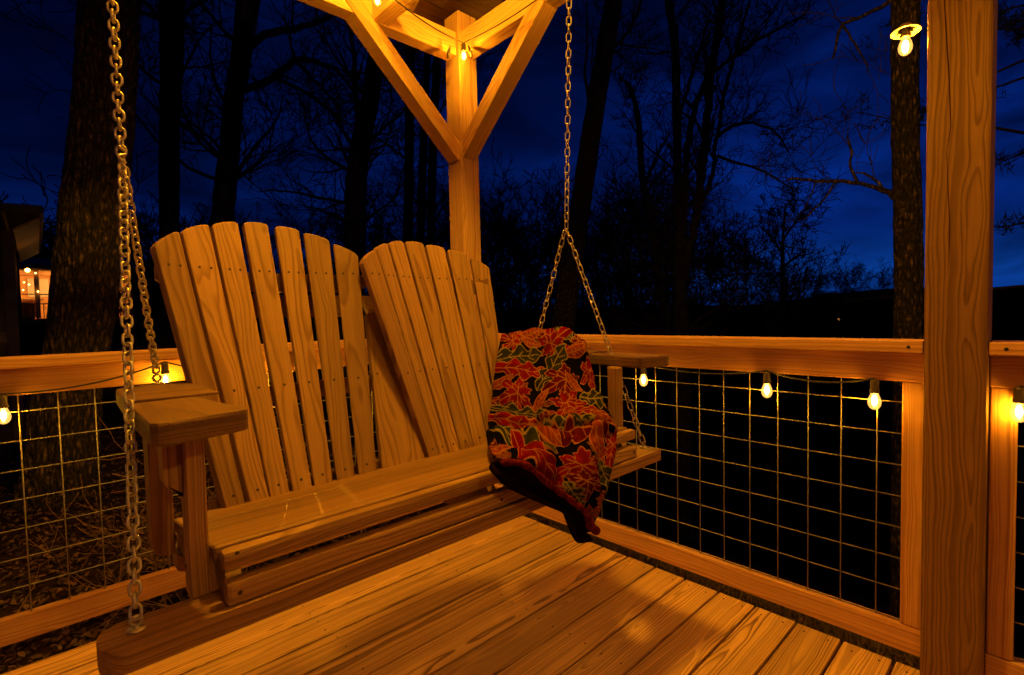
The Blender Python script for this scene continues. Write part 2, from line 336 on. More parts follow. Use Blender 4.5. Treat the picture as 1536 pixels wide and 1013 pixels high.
brace((-.01, -2.19, 2.15), (-.01, -1.53, 2.81), .09, .105, (-1, 0, 0))
# gable roof: ridge along X, open to the rafters
RY, RZ0, RZ1, EY = -1.95, BZ + .20, 4.25, .36
def slope(f, side, lift=0.0):
    y_ = RY + side * (EY - RY) * f; return y_, RZ1 + (RZ0 - RZ1) * f + lift
for k in range(10):
    xk = -.30 - k * .40
    for side in (1, -1):
        ya, za = slope(1.0, side); yb, zb = slope(.01, side); board('rafter', (xk, ya, za), (xk, yb, zb), .038, .14, TIMBER, pav, (0, 0, 1), bv=.003)
board('ridge_beam', (-3.9, RY, RZ1 + .045), (.3, RY, RZ1 + .045), .04, .16, TIMBER, pav, (0, 0, 1), bv=.003)
for side in (1, -1):
    ln = math.hypot(EY - RY, RZ0 - RZ1); nb = int(ln / .142)
    for k in range(nb + 1):
        f = (k + .5) / (nb + 1); y_, z_ = slope(f, side, .095); nrm = Vector((0, -(RZ0 - RZ1), side * (EY - RY))).normalized()
        if nrm.z < 0: nrm = -nrm
        board('roof_board', (-3.9, y_, z_), (.32, y_, z_), ln / (nb + 1) - .002, .018, ROOFW, pav, (0, (RZ1 - RZ0) / ln * side, (EY - RY) / ln), bv=.002)
for xt in (-1.872, -.565): box('tie_beam', xt - .045, xt + .045, -3.66, .074, BZ + .001, BZ + .139, TIMBER, pav, 'y')
# ------------------------------------------------------------------ railings
def wire_mesh(name, p0, axis, n, zs, length, height, parent, y0, z0, front):
    bm = bmesh.new(); r = .0021
    for u in n:
        a = (0, u, z0) if axis == 'y' else (u, 0, z0); b = (0, u, z0 + height) if axis == 'y' else (u, 0, z0 + height)
        tube_bm(bm, [a, b], r, 8)
    for z in zs:
        if axis == 'y': tube_bm(bm, [(front, y0, z), (front, y0 + length, z)], r, 8)
        else: tube_bm(bm, [(y0, front, z), (y0 + length, front, z)], r, 8)
    return link(name, tomesh(bm, name), WIRE, parent, smooth=True)
def railing(axis, a0, a1, label, wires, zs, stiles):
    """runs along axis from a0 to a1; inner face at 0, cap overhanging inwards"""
    mid = (a0 + a1) / 2
    t = empty('deck_railing', (0, mid, 0) if axis == 'y' else (mid, 0, 0), label, 'railing', 'wire mesh railings round the deck')
    def bx(nm, i0, i1, z0, z1, u0=a0, u1=a1, ax=None, mt=CEDAR):
        if axis == 'y': return box(nm, i0, i1, u0, u1, z0, z1, mt, t, ax or 'y', bv=.004)
        return box(nm, u0, u1, i0, i1, z0, z1, mt, t, ax or 'x', bv=.004)
    cap = bx('cap_rail', -.068, .072, 1.002, 1.038)
    bx('top_rail', -.022, .016, .908, .999); bx('bottom_rail', -.016, .022, .038 if axis == 'y' else .058, .124 if axis == 'y' else .146)
    for s in stiles: bx('stile', -.014, .024, (.126 if axis == 'y' else .148), .906, s[0], s[1], 'z')
    u0 = min(s[1] for s in stiles) if False else a0 + .002; 
    wire_mesh('wire_mesh', 0, axis, wires, zs, a1 - a0 - .02, .79, t, a0 + .01, .125, .0035)
    for s in ((a0 + .035), (a1 - .035)):
        if axis == 'y': screw((-.0685, s, 1.02), (-1, 0, 0), cap, .005)
        else: screw((s, -.0685, 1.02), (0, -1, 0), cap, .005)
    return t
s4 = .1016
railing('y', -2.171, .05, 'right hand wire mesh railing between the corner post and the thick near post', [-1.132 - k * s4 for k in range(-11, 10) if -2.11 < -1.132 - k * s4 < .03], [.839 - k * s4 for k in range(8)], [(-2.169, -2.113), (-.06, .03)])
railing('x', -3.4, -.053, 'left hand wire mesh railing running behind the back of the swing', [-2.049 + k * s4 for k in range(-13, 20) if -2.049 + k * s4 < -.08], [.849 - k * s4 for k in range(8)], [(-.14, -.07), (-3.39, -3.32)])
railing('y', -4.6, -2.314, 'short piece of wire mesh railing seen to the right of the thick near post', [-2.42 - k * s4 for k in range(0, 21)], [.845 - k * s4 for k in range(8)], [(-2.372, -2.316), (-4.59, -4.53)])
# ------------------------------------------------------------------ string lights
def bulb(parent, x, y, z, fil, size=1.0, tilt=0):
    """socket on the cord, glass bulb hanging below: z is the middle of the glass"""
    m = Matrix.Translation((x, y, z)) @ Matrix.Rotation(tilt, 4, 'X')
    bm = bmesh.new(); s = size
    lathe_bm(bm, [(.0, .052 * s), (.010 * s, .052 * s), (.0125 * s, .046 * s), (.0125 * s, .022 * s), (.0145 * s, .018 * s), (.0145 * s, .010 * s), (.009 * s, .008 * s), (0, .008 * s)], 16)
    so = link('socket', tomesh(bm, 'socket'), SOCKET, parent, m, True)
    bm = bmesh.new(); prof = [(.0095, .012), (.012, .003), (.0165, -.008), (.0190, -.020), (.0175, -.031), (.0125, -.040), (.006, -.0445), (.0005, -.0455)]
    lathe_bm(bm, [(r * s, q * s) for r, q in prof], 20)
    g = link('glass_bulb', tomesh(bm, 'glass_bulb'), GLASS, so, m, True)
    bm = bmesh.new(); bmesh.ops.create_icosphere(bm, subdivisions=2, radius=.0100 * s); bmesh.ops.scale(bm, vec=(.8, .8, 1.7), verts=bm.verts); bmesh.ops.translate(bm, vec=(0, 0, -.016 * s), verts=bm.verts)
    link('filament', tomesh(bm, 'filament'), fil, so, m, True)
def sag(pts, dip, n=10):
    out = []
    for a, b in zip(pts, pts[1:]):
        a = Vector(a); b = Vector(b)
        for k in range(n): 
            f = k / n; p = a.lerp(b, f); p.z -= dip * 4 * f * (1 - f); out.append(p)
    out.append(Vector(pts[-1])); return out
def string(label, pts, fil, dip, zoff=.056, size=1.0, extra=None, skip=()):
    t = empty('string_lights', pts[0], label, 'string lights', 'strings of warm bulbs')
    bm = bmesh.new(); tube_bm(bm, sag([(p[0], p[1], p[2] + zoff) for p in pts] if not extra else extra, dip), .0032, 6)
    link('cord', tomesh(bm, 'cord'), CORD, t, smooth=True)
    for i, p in enumerate(pts):
        if i not in skip: bulb(t, *p, fil[i] if isinstance(fil, list) else fil, size)
    return t
string('string of bulbs under the top rail of the right hand railing', [(-.033, -1.193, .860), (-.033, -1.715, .862), (-.033, -2.045, .858)], FILR, .026)
string('string of bulbs hanging under the rail of the left hand railing', [(-3.1, -.034, .86), (-2.58, -.034, .86), (-2.085, -.034, .862), (-1.634, -.066, .936), (-1.165, -.034, .862)], [FILR, FILR, FILR, FILR, FILP2], .026)
string('single bulb string at the railing just right of the thick near post', [(-.033, -2.375, .862), (-.033, -2.9, .862), (-.033, -3.4, .862)], FILR, .026)
RZ = 2.70
string('string of bulbs along the roof beams above the braced corner post', [(-2.4, -.02, RZ), (-1.55, -.02, RZ), (-.745, -.22, 2.672), (-.115, -.075, 2.675), (-.085, -.95, RZ), (-.085, -1.8, RZ)], [FILN, FILB, FIL, FIL, FILM, FILM], .03)
t = empty('string_lights', (-1, -3.6, RZ), 'string of bulbs along the near roof beams behind the camera', 'string lights', 'strings of warm bulbs')
bm = bmesh.new(); tube_bm(bm, sag([(-3.3, -.2, RZ + .05), (-3.3, -1.9, RZ + .055), (-2.2, -1.85, RZ + .055), (-1.9, -3.6, RZ + .055), (-.2, -3.6, RZ + .05)], .04), .0032, 6); link('cord', tomesh(bm, 'cord'), CORD, t)
for p in ((-3.3, -1.9, RZ), (-2.2, -1.85, RZ), (-1.9, -3.6, RZ), (-.3, -3.6, RZ)): bulb(t, *p, FILN)
# little dead bulbs beside the lit one at the corner
t = empty('cord_plug', (-.08, -.05, 2.70), 'dark plug and spare fittings hanging beside the corner bulb', 'plug')
bm = bmesh.new()
for dx, dy in ((-.045, .03), (.03, -.045)):
    tube_bm(bm, [(-.10 + dx, -.02 + dy, 2.735), (-.10 + dx * 1.2, -.02 + dy * 1.2, 2.70), (-.10 + dx * 1.3, -.02 + dy * 1.3, 2.665)], [.004, .011, .008], 10)
link('plug_body', tomesh(bm, 'plug_body'), SOCKET, t, smooth=True)
# pendant with shade by the near post
pen = empty('pendant_lamp', (.02, -2.108, 1.97), 'bulb under a small pale metal shade hanging beside the thick near post', 'pendant lamp')
def pz(x, y_, z): return (-1.992 + (x + 1.992) * 1.0635, -2.4258 + (y_ + 2.4258) * 1.0635, 1.13986 + (z - 1.13986) * 1.0635)
bm = bmesh.new(); Mx = Matrix.Translation(pz(-.1, -2.126, 1.945)) @ Matrix.Rotation(R(4), 4, 'Y')
lathe_bm(bm, [(.008, .026), (.014, .024), (.018, .013), (.038, .004), (.040, .002), (.038, .0005), (.018, .008), (.012, .016)], 32)
sh = link('lamp_shade', tomesh(bm, 'lamp_shade'), SHADE, pen, Mx, True)
bulb(pen, *pz(-.1, -2.126, 1.922), FILP, 1.0)
bm = bmesh.new(); tube_bm(bm, [pz(*p) for p in ((-.1, -2.118, 1.965), (-.1, -2.106, 1.99), (-.098, -2.112, 2.015), (-.09, -2.14, 2.032), (-.08, -2.172, 2.036))], .0022, 6); tube_bm(bm, [pz(*p) for p in ((-.1, -2.128, 1.965), (-.1, -2.138, 1.985), (-.1, -2.136, 2.01), (-.09, -2.15, 2.026), (-.08, -2.174, 2.03))], .0022, 6)
link('cord', tomesh(bm, 'cord'), CORD, pen, smooth=True)

# porch lantern on its pole beyond the open side of the pavilion, behind the camera
lt = empty('porch_lantern', (-1.54, -5.9, 0), 'lantern on a tall pole behind the camera lighting the open side of the pavilion', 'lantern')
bm = bmesh.new(); tube_bm(bm, [(0, .12, -.8), (0, .12, 3.45), (0, .0, 3.5), (0, 0, 3.42)], .02, 8); link('lantern_pole', tomesh(bm, 'lantern_pole'), CORD, lt, Matrix.Translation((-1.54, -6.1, 0)))
bm = bmesh.new(); bmesh.ops.create_icosphere(bm, subdivisions=3, radius=.05); link('lantern_globe', tomesh(bm, 'lantern_globe'), LANT, lt, Matrix.Translation((-1.54, -5.9, 3.3)), True)

# main globe lamp above the swing, plus an unseen fill globe added at left
for gx, gy, gz, gm, lb in ((-1.12, -1.36, 3.5, GLOBE, 'bright round globe lamp hanging from the rafters straight above the swing'), (-2.4, -2.9, 3.2, FILL_GLOBE, 'dim fill globe added out of view over the left side of the deck')):
    gl = empty('globe_lamp', (gx, gy, gz), lb, 'lamp'); MM = Matrix.Translation((gx, gy, gz))
    bm = bmesh.new(); bmesh.ops.create_icosphere(bm, subdivisions=3, radius=.108); link('glass_globe', tomesh(bm, 'glass_globe'), gm, gl, MM, True)
    bm = bmesh.new(); lathe_bm(bm, [(0, .145), (.03, .145), (.032, .125), (.03, .107), (.0, .107)], 20); tube_bm(bm, [(0, 0, .1), (0, 0, .42)], .004, 6); link('lamp_fitting', tomesh(bm, 'lamp_fitting'), SOCKET, gl, MM, True)

def grass(name, n, reg, seed, label):
    r2 = random.Random(seed); V, F = [], []
    for _ in range(n):
        x = r2.uniform(reg[0], reg[1]); y_ = r2.uniform(reg[2], reg[3]); p = Vector((x, y_, ground_z(x, y_))); hgt = r2.uniform(.05, .16); a = r2.uniform(0, 6.28); l = Vector((math.cos(a), math.sin(a), 0)) * hgt * r2.uniform(.1, .7); w_ = Vector((-math.sin(a), math.cos(a), 0)) * .0022; b = len(V)
        V += [p - w_, p + w_, p + l * .4 + Vector((0, 0, hgt * .7)) + w_ * .7, p + l * .4 + Vector((0, 0, hgt * .7)) - w_ * .7, p + l + Vector((0, 0, hgt * .85))]; F += [(b, b + 1, b + 2, b + 3), (b + 3, b + 2, b + 4)]
    me = bpy.data.meshes.new(name); me.from_pydata([tuple(v) for v in V], [], F); tag(link(name, me, simple('dry_grass', (.16, .12, .05), .8, 0, 2, .4)), label, kind='stuff')
grass('dry_grass', 9000, (.02, 1.6, -3.2, .8), 8, 'thin dry grass growing on the slope beside the right hand railing')
# ------------------------------------------------------------------ the swing
XC = -1.23
swing = empty('porch_swing', (XC, -1.25, .66), 'double fan back wooden porch swing hanging on chains', 'porch swing')
def xz_frame(y): return axes((1, 0, 0), (0, 0, 1), (0, -1, 0), (0, y, 0))      # local x = X, local y = Z, extrude toward -Y
def arc(cx, cy, r, a0, a1, n=8): return [(cx + r * math.cos(R(a0 + (a1 - a0) * k / n)), cy + r * math.sin(R(a0 + (a1 - a0) * k / n))) for k in range(n + 1)]
# long bottom board with rounded ends: outline in local frame, x along length, z up
def rounded_board(name, x0, x1, y0, y1, z0, z1, mt, r0, r1, bv=.004):
    cx, cy = (x0 + x1) / 2, (y0 + y1) / 2; a = (x1 - x0) / 2; b = (y1 - y0) / 2; pts = []
    for (sx, sy, a0, rr) in ((-1, -1, 180, r0), (1, -1, 270, r1), (1, 1, 0, r1), (-1, 1, 90, r0)):
        pts += arc(sx * (a - rr), sy * (b - rr), rr, a0, a0 + 90, 7)
    return prism(name, pts, Matrix.Translation((cx, cy, (z0 + z1) / 2)), -(z1 - z0) / 2, (z1 - z0) / 2, mt, swing, bv)
rounded_board('front_support', -1.951, -.524, -1.5695, -1.484, .662, .697, TREATED, .034, .012)
rounded_board('rear_support', -1.80, -.66, -1.20, -1.12, .622, .657, TREATED, .02, .02)
# seat side panels and middle panel: contoured profile in the YZ plane
prof = [(-1.5615, .6975), (-1.5615, .733), (-1.545, .757), (-1.52, .766), (-1.50, .7555), (-1.36, .735), (-1.22, .715), (-1.15, .712), (-1.15, .659), (-1.47, .659), (-1.484, .6975)]
pb = [(-1.553, .6975), (-1.515, .752), (-1.36, .735), (-1.22, .715), (-1.15, .712), (-1.13, .68), (-1.13, .6575), (-1.46, .6575), (-1.484, .6975)]
for xp in (-1.790, -1.237, -.69): prism('seat_panel', [(p[0] , p[1]) for p in pb], axes((0, 1, 0), (0, 0, 1), (1, 0, 0), (xp, 0, 0)), 0, .024, TREATED, swing, .002)
def seat_slat(y0, z0, y1, z1, thick, x0=-1.803, x1=-.645, bv=.006):
    a = Vector((0, y0, z0)); b = Vector((0, y1, z1)); d = (b - a); n = Vector((0, -d.z, d.y)).normalized()
    if n.z < 0: n = -n
    c = (a + b) / 2 - n * thick / 2; m = axes((1, 0, 0), d.normalized(), Vector((1, 0, 0)).cross(d.normalized()), (0, c.y, c.z)); m.translation = Vector(((x0 + x1) / 2, c.y, c.z))
    bm = bmesh.new(); bmesh.ops.create_cube(bm, size=1); bmesh.ops.scale(bm, vec=(x1 - x0, d.length, thick), verts=bm.verts); bevel(bm, bv, 3)
    return link('seat_slat', tomesh(bm, 'seat_slat'), PINE_SEAT, swing, m)
seat_slat(-1.520, .7835, -1.385, .7625, .026, bv=.009)
seat_slat(-1.3825, .7600, -1.285, .7470, .024, bv=.005)
seat_slat(-1.283, .7465, -1.178, .7330, .024)
# two nosing slats, front face vertical
def nosing(z0, z1, yf, x0=-1.796, x1=-.66, bv=.006):
    return box('front_slat', x0, x1, yf, yf + .028, z0, z1, PINE, swing, 'x', bv)
s1 = nosing(.6985, .7345, -1.563); s2 = nosing(.7510, .7830, -1.5575, -1.799, -.655, .011)
for s, z in ((s1, .716), (s2, .776)):
    for xs in (-1.778, -1.225, -.678): screw((xs, -1.563 if s is s1 else -1.5555, z), (0, -1, 0), s, .0042)
# fan backs
LB = [(-1.708, -1.669), (-1.659, -1.619), (-1.615, -1.573), (-1.565, -1.52), (-1.514, -1.468), (-1.457, -1.41), (-1.399, -1.348)]
RB = [(-1.178, -1.143), (-1.140, -1.112), (-1.104, -1.067), (-1.064, -1.015), (-1.012, -.955), (-.951, -.899), (-.894, -.846)]
LT = [[(-1.791, -1.05, 1.318), (-1.734, -1.002, 1.362)], [(-1.728, -0.999, 1.363), (-1.662, -0.962, 1.391)], [(-1.654, -0.959, 1.392), (-1.588, -0.938, 1.408)], [(-1.574, -0.936, 1.409), (-1.51, -0.931, 1.412)], [(-1.493, -0.934, 1.408), (-1.429, -0.944, 1.402)], [(-1.42, -0.949, 1.395), (-1.355, -0.976, 1.376)], [(-1.348, -0.983, 1.366), (-1.29, -1.022, 1.332)]]
RT = [[(-1.296, -1.063, 1.309), (-1.228, -1.018, 1.355)], [(-1.224, -1.015, 1.358), (-1.167, -0.979, 1.382)], [(-1.157, -0.974, 1.385), (-1.09, -0.949, 1.398)], [(-1.08, -0.946, 1.399), (-1.003, -0.936, 1.4)], [(-0.993, -0.938, 1.396), (-0.92, -0.946, 1.389)], [(-0.91, -0.949, 1.385), (-0.842, -0.972, 1.368)], [(-0.83, -0.98, 1.358), (-0.774, -1.018, 1.322)]]
ZB, YB, KB = .735, -1.202, .40
def fan_slat(bl, br, tl, tr, th=.0185, screws=True, rowz=(1.275, .98, .757)):
    bl, br, tl, tr = map(Vector, (bl, br, tl, tr))
    # run the foot of the slat down behind the seat
    fl = bl + (bl - tl) * ((bl.z - .672) / (tl.z - bl.z)); fr = br + (br - tr) * ((br.z - .672) / (tr.z - br.z))
    m = frame((fl + fr) / 2, (tl + tr) / 2, (0, -1, .35)); inv = m.inverted()
    na, nt_ = 8, 26; bm = bmesh.new(); top = []; bot = []; nrm = (tr - tl).cross(fl - tl).normalized()
    if nrm.y > 0: nrm = -nrm
    h = (tr - tl).length
    for j in range(nt_ + 1):
        t = j / nt_; row_t = []; row_b = []
        for i in range(na + 1):
            s = i / na; p = fl.lerp(fr, s).lerp(tl.lerp(tr, s), t)
            if j == nt_:                       # eased corners of the sawn top
                p = p + (tl - fl).normalized() * (.004 * math.sin(math.pi * s) - (.004 if i in (0, na) else 0))
            row_t.append(bm.verts.new(inv @ p)); row_b.append(bm.verts.new(inv @ (p - nrm * th)))
        top.append(row_t); bot.append(row_b)
    for j in range(nt_):
        for i in range(na):
            bm.faces.new((top[j][i], top[j][i + 1], top[j + 1][i + 1], top[j + 1][i])); bm.faces.new((bot[j][i], bot[j + 1][i], bot[j + 1][i + 1], bot[j][i + 1]))
        for i in (0, na): bm.faces.new((top[j][i], top[j + 1][i], bot[j + 1][i], bot[j][i]))
    for i in range(na):
        for j in (0, nt_): bm.faces.new((top[j][i], top[j][i + 1], bot[j][i + 1], bot[j][i]))
    bmesh.ops.recalc_face_normals(bm, faces=bm.faces)
    sharp = [e for e in bm.edges if len(e.link_faces) == 2 and e.calc_face_angle(0) > .7]
    bmesh.ops.bevel(bm, geom=sharp, offset=.0028, segments=2, profile=.5, affect='EDGES', clamp_overlap=True)
    o = link('back_slat', tomesh(bm, 'back_slat'), PINE, swing, m)
    if screws:
        for z, ss in zip(rowz, ((.30, .72), (.5,), (.5,))):
            if z < 0: continue
            for s in ss:
                a, b = fl.lerp(fr, s), tl.lerp(tr, s); t = (z - a.z) / (b.z - a.z); screw(a.lerp(b, t), nrm, o, .0034)
    return o
for B, T in ((LB, LT), (RB, RT)):
    for (a, b), (c, d) in zip(B, T): fan_slat((a, YB, ZB), (b, YB, ZB), c, d)
wd = fan_slat((-1.327, YB + .006, ZB), (-1.190, YB + .006, ZB), (-1.270, -1.022, 1.158), (-1.226, -1.022, 1.158), rowz=(-1, -1, -1))
for xx in (-1.278, -1.236): screw((xx, -1.094, .982), (0, -1, .4), wd, .0034)
# braces behind the backs
def arched(cx, hw, z0, z1, yfun, th, name='back_brace', ends=.02):
    """board behind a fan whose face follows the curve of the slats"""
    bm = bmesh.new(); n = 20; rings = []
    for i in range(n + 1):
        u = -1 + 2 * i / n; x = cx + u * hw; y = yfun(u); e = ends * max(0, (abs(u) - .9) / .1) ** 2
        rings.append([bm.verts.new(v) for v in ((x - cx, y, z0 + e), (x - cx, y + .0, z1), (x - cx, y + th, z1), (x - cx, y + th, z0 + e))])
    for a, b in zip(rings, rings[1:]):
        for k in range(4): bm.faces.new((a[k], a[(k + 1) % 4], b[(k + 1) % 4], b[k]))
    bm.faces.new(rings[0][::-1]); bm.faces.new(rings[-1])
    return link(name, tomesh(bm, name), TREATED, swing, Matrix.Translation((cx, 0, 0)))
# slat face at z: Y = YB + KB (z - ZB) - bow; back of slat is .0185 further
def fy(z, amp): return lambda u: YB + KB * (z - ZB) + .0215 - amp * u * u + .006
arched(-1.526, .262, 1.222, 1.272, fy(1.25, .066), .03); arched(-1.020, .225, 1.222, 1.272, fy(1.25, .066), .03)
arched(-1.500, .24, 1.150, 1.215, lambda u: -.955 + .02 * u * u, .02, 'curved_brace', .05); arched(-1.030, .205, 1.150, 1.215, lambda u: -.955 + .02 * u * u, .02, 'curved_brace', .05)
box('back_brace', -1.735, -.78, -1.0745, -1.045, .932, .976, TREATED, swing, 'x')
box('back_brace', -1.730, -.70, -1.170, -1.142, .700, .752, TREATED, swing, 'x')
# arms: plan outline, flared toward the front
def arm(sgn):
    mx = (lambda x: x) if sgn < 0 else (lambda x: 2 * XC - x + .083)
    pts = [(-1.884, -1.572), (-1.876, -1.584), (-1.862, -1.586), (-1.772, -1.562), (-1.756, -1.556), (-1.750, -1.545), (-1.753, -1.52), (-1.768, -1.43), (-1.776, -1.34), (-1.780, -1.20), (-1.780, -1.05), (-1.80, -1.035), (-1.86, -1.035), (-1.875, -1.06), (-1.884, -1.35)]
    pts = [(mx(a) - 0, b) for a, b in pts]; c = (mx(-1.82), -1.3)
    M4 = axes((0, 1, 0), (-1, 0, 0), (0, 0, 1), (c[0], c[1], 0))
    return prism('arm_rest', [(b - c[1], -(a - c[0])) for a, b in pts], M4, .968, 1.003, PINE_SEAT, swing, .005)
arm(-1); arm(1)
def chain_plate(sgn):
    mx = (lambda x: x) if sgn < 0 else (lambda x: 2 * XC - x + .083)
    pts = [(-1.886, -1.335), (-1.884, -1.245), (-1.876, -1.17), (-1.858, -1.105), (-1.832, -1.066), (-1.802, -1.048), (-1.775, -1.055), (-1.752, -1.085), (-1.742, -1.14), (-1.742, -1.335)]
    pts = [(mx(a), b) for a, b in pts]; M4 = axes((1, 0, 0), (0, 1, 0), (0, 0, 1), (mx(-1.82), -1.2, 0))
    return prism('chain_plate', [(a - mx(-1.82), b + 1.2) for a, b in pts], M4, 1.0030, 1.0075, PINE_SEAT, swing, .002)
chain_plate(-1); chain_plate(1)
for sgn in (-1, 1):
    f = (lambda x: x) if sgn < 0 else (lambda x: 2 * XC - x)
    def bxx(nm, x0, x1, *a, **k):
        x0, x1 = f(x0), f(x1); return box(nm, min(x0, x1), max(x0, x1), *a, **k)
    o = bxx('arm_post', -1.831, -1.8025, -1.492, -1.452, .6972, .9675, TREATED, swing, axis='z', bv=.003)
    if sgn < 0: screw((-1.8312, -1.463, .742), (-1, 0, 0), o, .0045); 
    # quarter round gusset under the arm
    q = [(-1.857, .9675), (-1.857, .895)] + arc(-1.857 + .030, .895, .030, 180, 262, 8)[1:] + [(-1.8315, .862), (-1.8315, .9675)]
    q = [(f(a), b) for a, b in q]; cx = f(-1.845)
    prism('arm_bracket', [(b - .9, -(a - cx)) for a, b in q], axes((0, 0, 1), (-1, 0, 0), (0, -1, 0), (cx, -1.452, .9)), -.02, .018, TREATED, swing, .002)
    q = [(-1.842, .9675), (-1.842, .69)] + arc(-1.842 + .022, .69, .022, 180, 270, 6)[1:] + [(-1.8035, .668), (-1.8035, .9675)]
    q = [(f(a), b) for a, b in q]
    prism('rear_post', [(b - .8, -(a - cx)) for a, b in q], axes((0, 0, 1), (-1, 0, 0), (0, -1, 0), (cx, -1.20, .8)), -.06, 0, TREATED, swing, .002)
# ------------------------------------------------------------------ chains
def link_mesh(p, wd, d):
    """stadium shaped link, long axis z; p = inner length"""
    bm = bmesh.new(); r = (wd - d) / 2; hl = (p + d) / 2 - r; path = []
    for k in range(9): a = math.pi * k / 8; path.append((r * math.cos(a), 0, hl + r * math.sin(a)))
    for k in range(9): a = math.pi + math.pi * k / 8; path.append((r * math.cos(a), 0, -hl + r * math.sin(a)))
    n = len(path); rings = []
    for i in range(n):
        q = Vector(path[i]); dd = (Vector(path[(i + 1) % n]) - Vector(path[i - 1])).normalized(); u = Vector((0, 1, 0)); v = dd.cross(u)
        rings.append([q + (u * math.cos(2 * math.pi * k / 8) + v * math.sin(2 * math.pi * k / 8)) * d / 2 for k in range(8)])
    F = []; V = [v for rg in rings for v in rg]
    for i in range(n):
        for k in range(8): F.append((i * 8 + k, i * 8 + (k + 1) % 8, ((i + 1) % n) * 8 + (k + 1) % 8, ((i + 1) % n) * 8 + k))
    bm.free(); return V, F
def chain(a, b, p, wd, d, twist0=0, sagy=.0, wob=6, seed=1, label=None, tw=0):
    a = Vector(a); b = Vector(b); Ln = (b - a).length; n = max(2, round(Ln / p)); pp = Ln / n; LV, LF = link_mesh(pp * 1.0, wd, d); V = []; F = []; rn = random.Random(seed)
    o0 = (a + b) / 2
    def P(t):
        q = a.lerp(b, t); q.z -= sagy * 4 * t * (1 - t); return q
    ref = Vector((1, -.6, 0)).normalized(); ang = twist0
    for i in range(n):
        p0, p1 = P(i / n), P((i + 1) / n); z = (p1 - p0).normalized(); x = (ref - z * ref.dot(z)).normalized(); y = z.cross(x)
        ang += 90 + rn.uniform(-wob, wob) + tw; A = R(ang)
        X = x * math.cos(A) + y * math.sin(A); Yv = z.cross(X); c = (p0 + p1) / 2 - o0; base = len(V)
        V += [c + X * v.x + Yv * v.y + z * v.z for v in LV]; F += [tuple(base + k for k in f) for f in LF]
    me = bpy.data.meshes.new('chain'); me.from_pydata([tuple(v) for v in V], [], F); o = link('chain', me, STEEL, swing, Matrix.Translation(o0), True)
    if label: o['label'] = label
    return o
PL_, WL, DL = .0158, .0185, .0046
PR_, WR, DR = .0285, .0205, .0046
SL = Vector((-1.868, -1.29, 1.425)); SR = Vector((-.592, -1.235, 1.447))
chain((-1.872, -1.262, 2.733), SL, PL_, WL, DL, 8, 0, 9, 1)
chain(SL, (-1.906, -1.525, .715), PL_, WL, DL, 3, 0, 12, 2, tw=.6)
chain(SL + Vector((.004, .006, -.004)), (-1.803, -1.075, 1.034), PL_ * .98, WL * .92, DL, 40, .006, 9, 3)
chain((-.565, -1.262, 2.733), SR, PR_, WR, DR, 48, 0, 10, 4)
chain(SR, (-.553, -1.517, .712), PR_, WR, DR, 38, .0, 8, 5)
chain(SR + Vector((-.004, .005, -.004)), (-.60, -1.08, 1.03), PR_, WR, DR, 45, 0, 8, 6)
# eye bolts and the S hook
def eyebolt(p):
    bm = bmesh.new(); x, y_, z = p
    tube_bm(bm, [(.0, .0, -.03), (0, 0, .006)], .0035, 8); lathe_bm(bm, [(0.0, .0022), (.012, .0022), (.012, 0), (0, 0)], 20)
    tube_bm(bm, [(.007 * math.sin(R(a)), 0, .013 - .007 * math.cos(R(a))) for a in range(0, 361, 30)], .0026, 6)
    return link('eye_bolt', tomesh(bm, 'eye_bolt'), STEEL, swing, Matrix.Translation((x, y_, z)), True)
eyebolt((-1.906, -1.525, .6975)); eyebolt((-.553, -1.517, .6975)); eyebolt((-1.803, -1.075, 1.008)); eyebolt((-.60, -1.08, 1.008))
bm = bmesh.new(); s = .013; tube_bm(bm, [(s * .6 * math.sin(2.6 * math.pi * k / 20 - .3 * math.pi) * (1 if k < 10 else 1), 0, s - 2 * s * k / 20) for k in range(21)], .0024, 8)
link('s_hook', tomesh(bm, 's_hook'), STEEL, swing, Matrix.Translation((-1.868, -1.30, 1.44)) @ Matrix.Rotation(R(40), 4, 'Z'), True)
for x in (-1.872, -.565):
    bm = bmesh.new(); tube_bm(bm, [(0, 0, .04), (0, 0, 0), (.012, 0, -.008), (.012, 0, -.02), (0, 0, -.026), (-.010, 0, -.018)], .004, 8); link('ceiling_hook', tomesh(bm, 'ceiling_hook'), STEEL, swing, Matrix.Translation((x, -1.262, 2.752)), True)
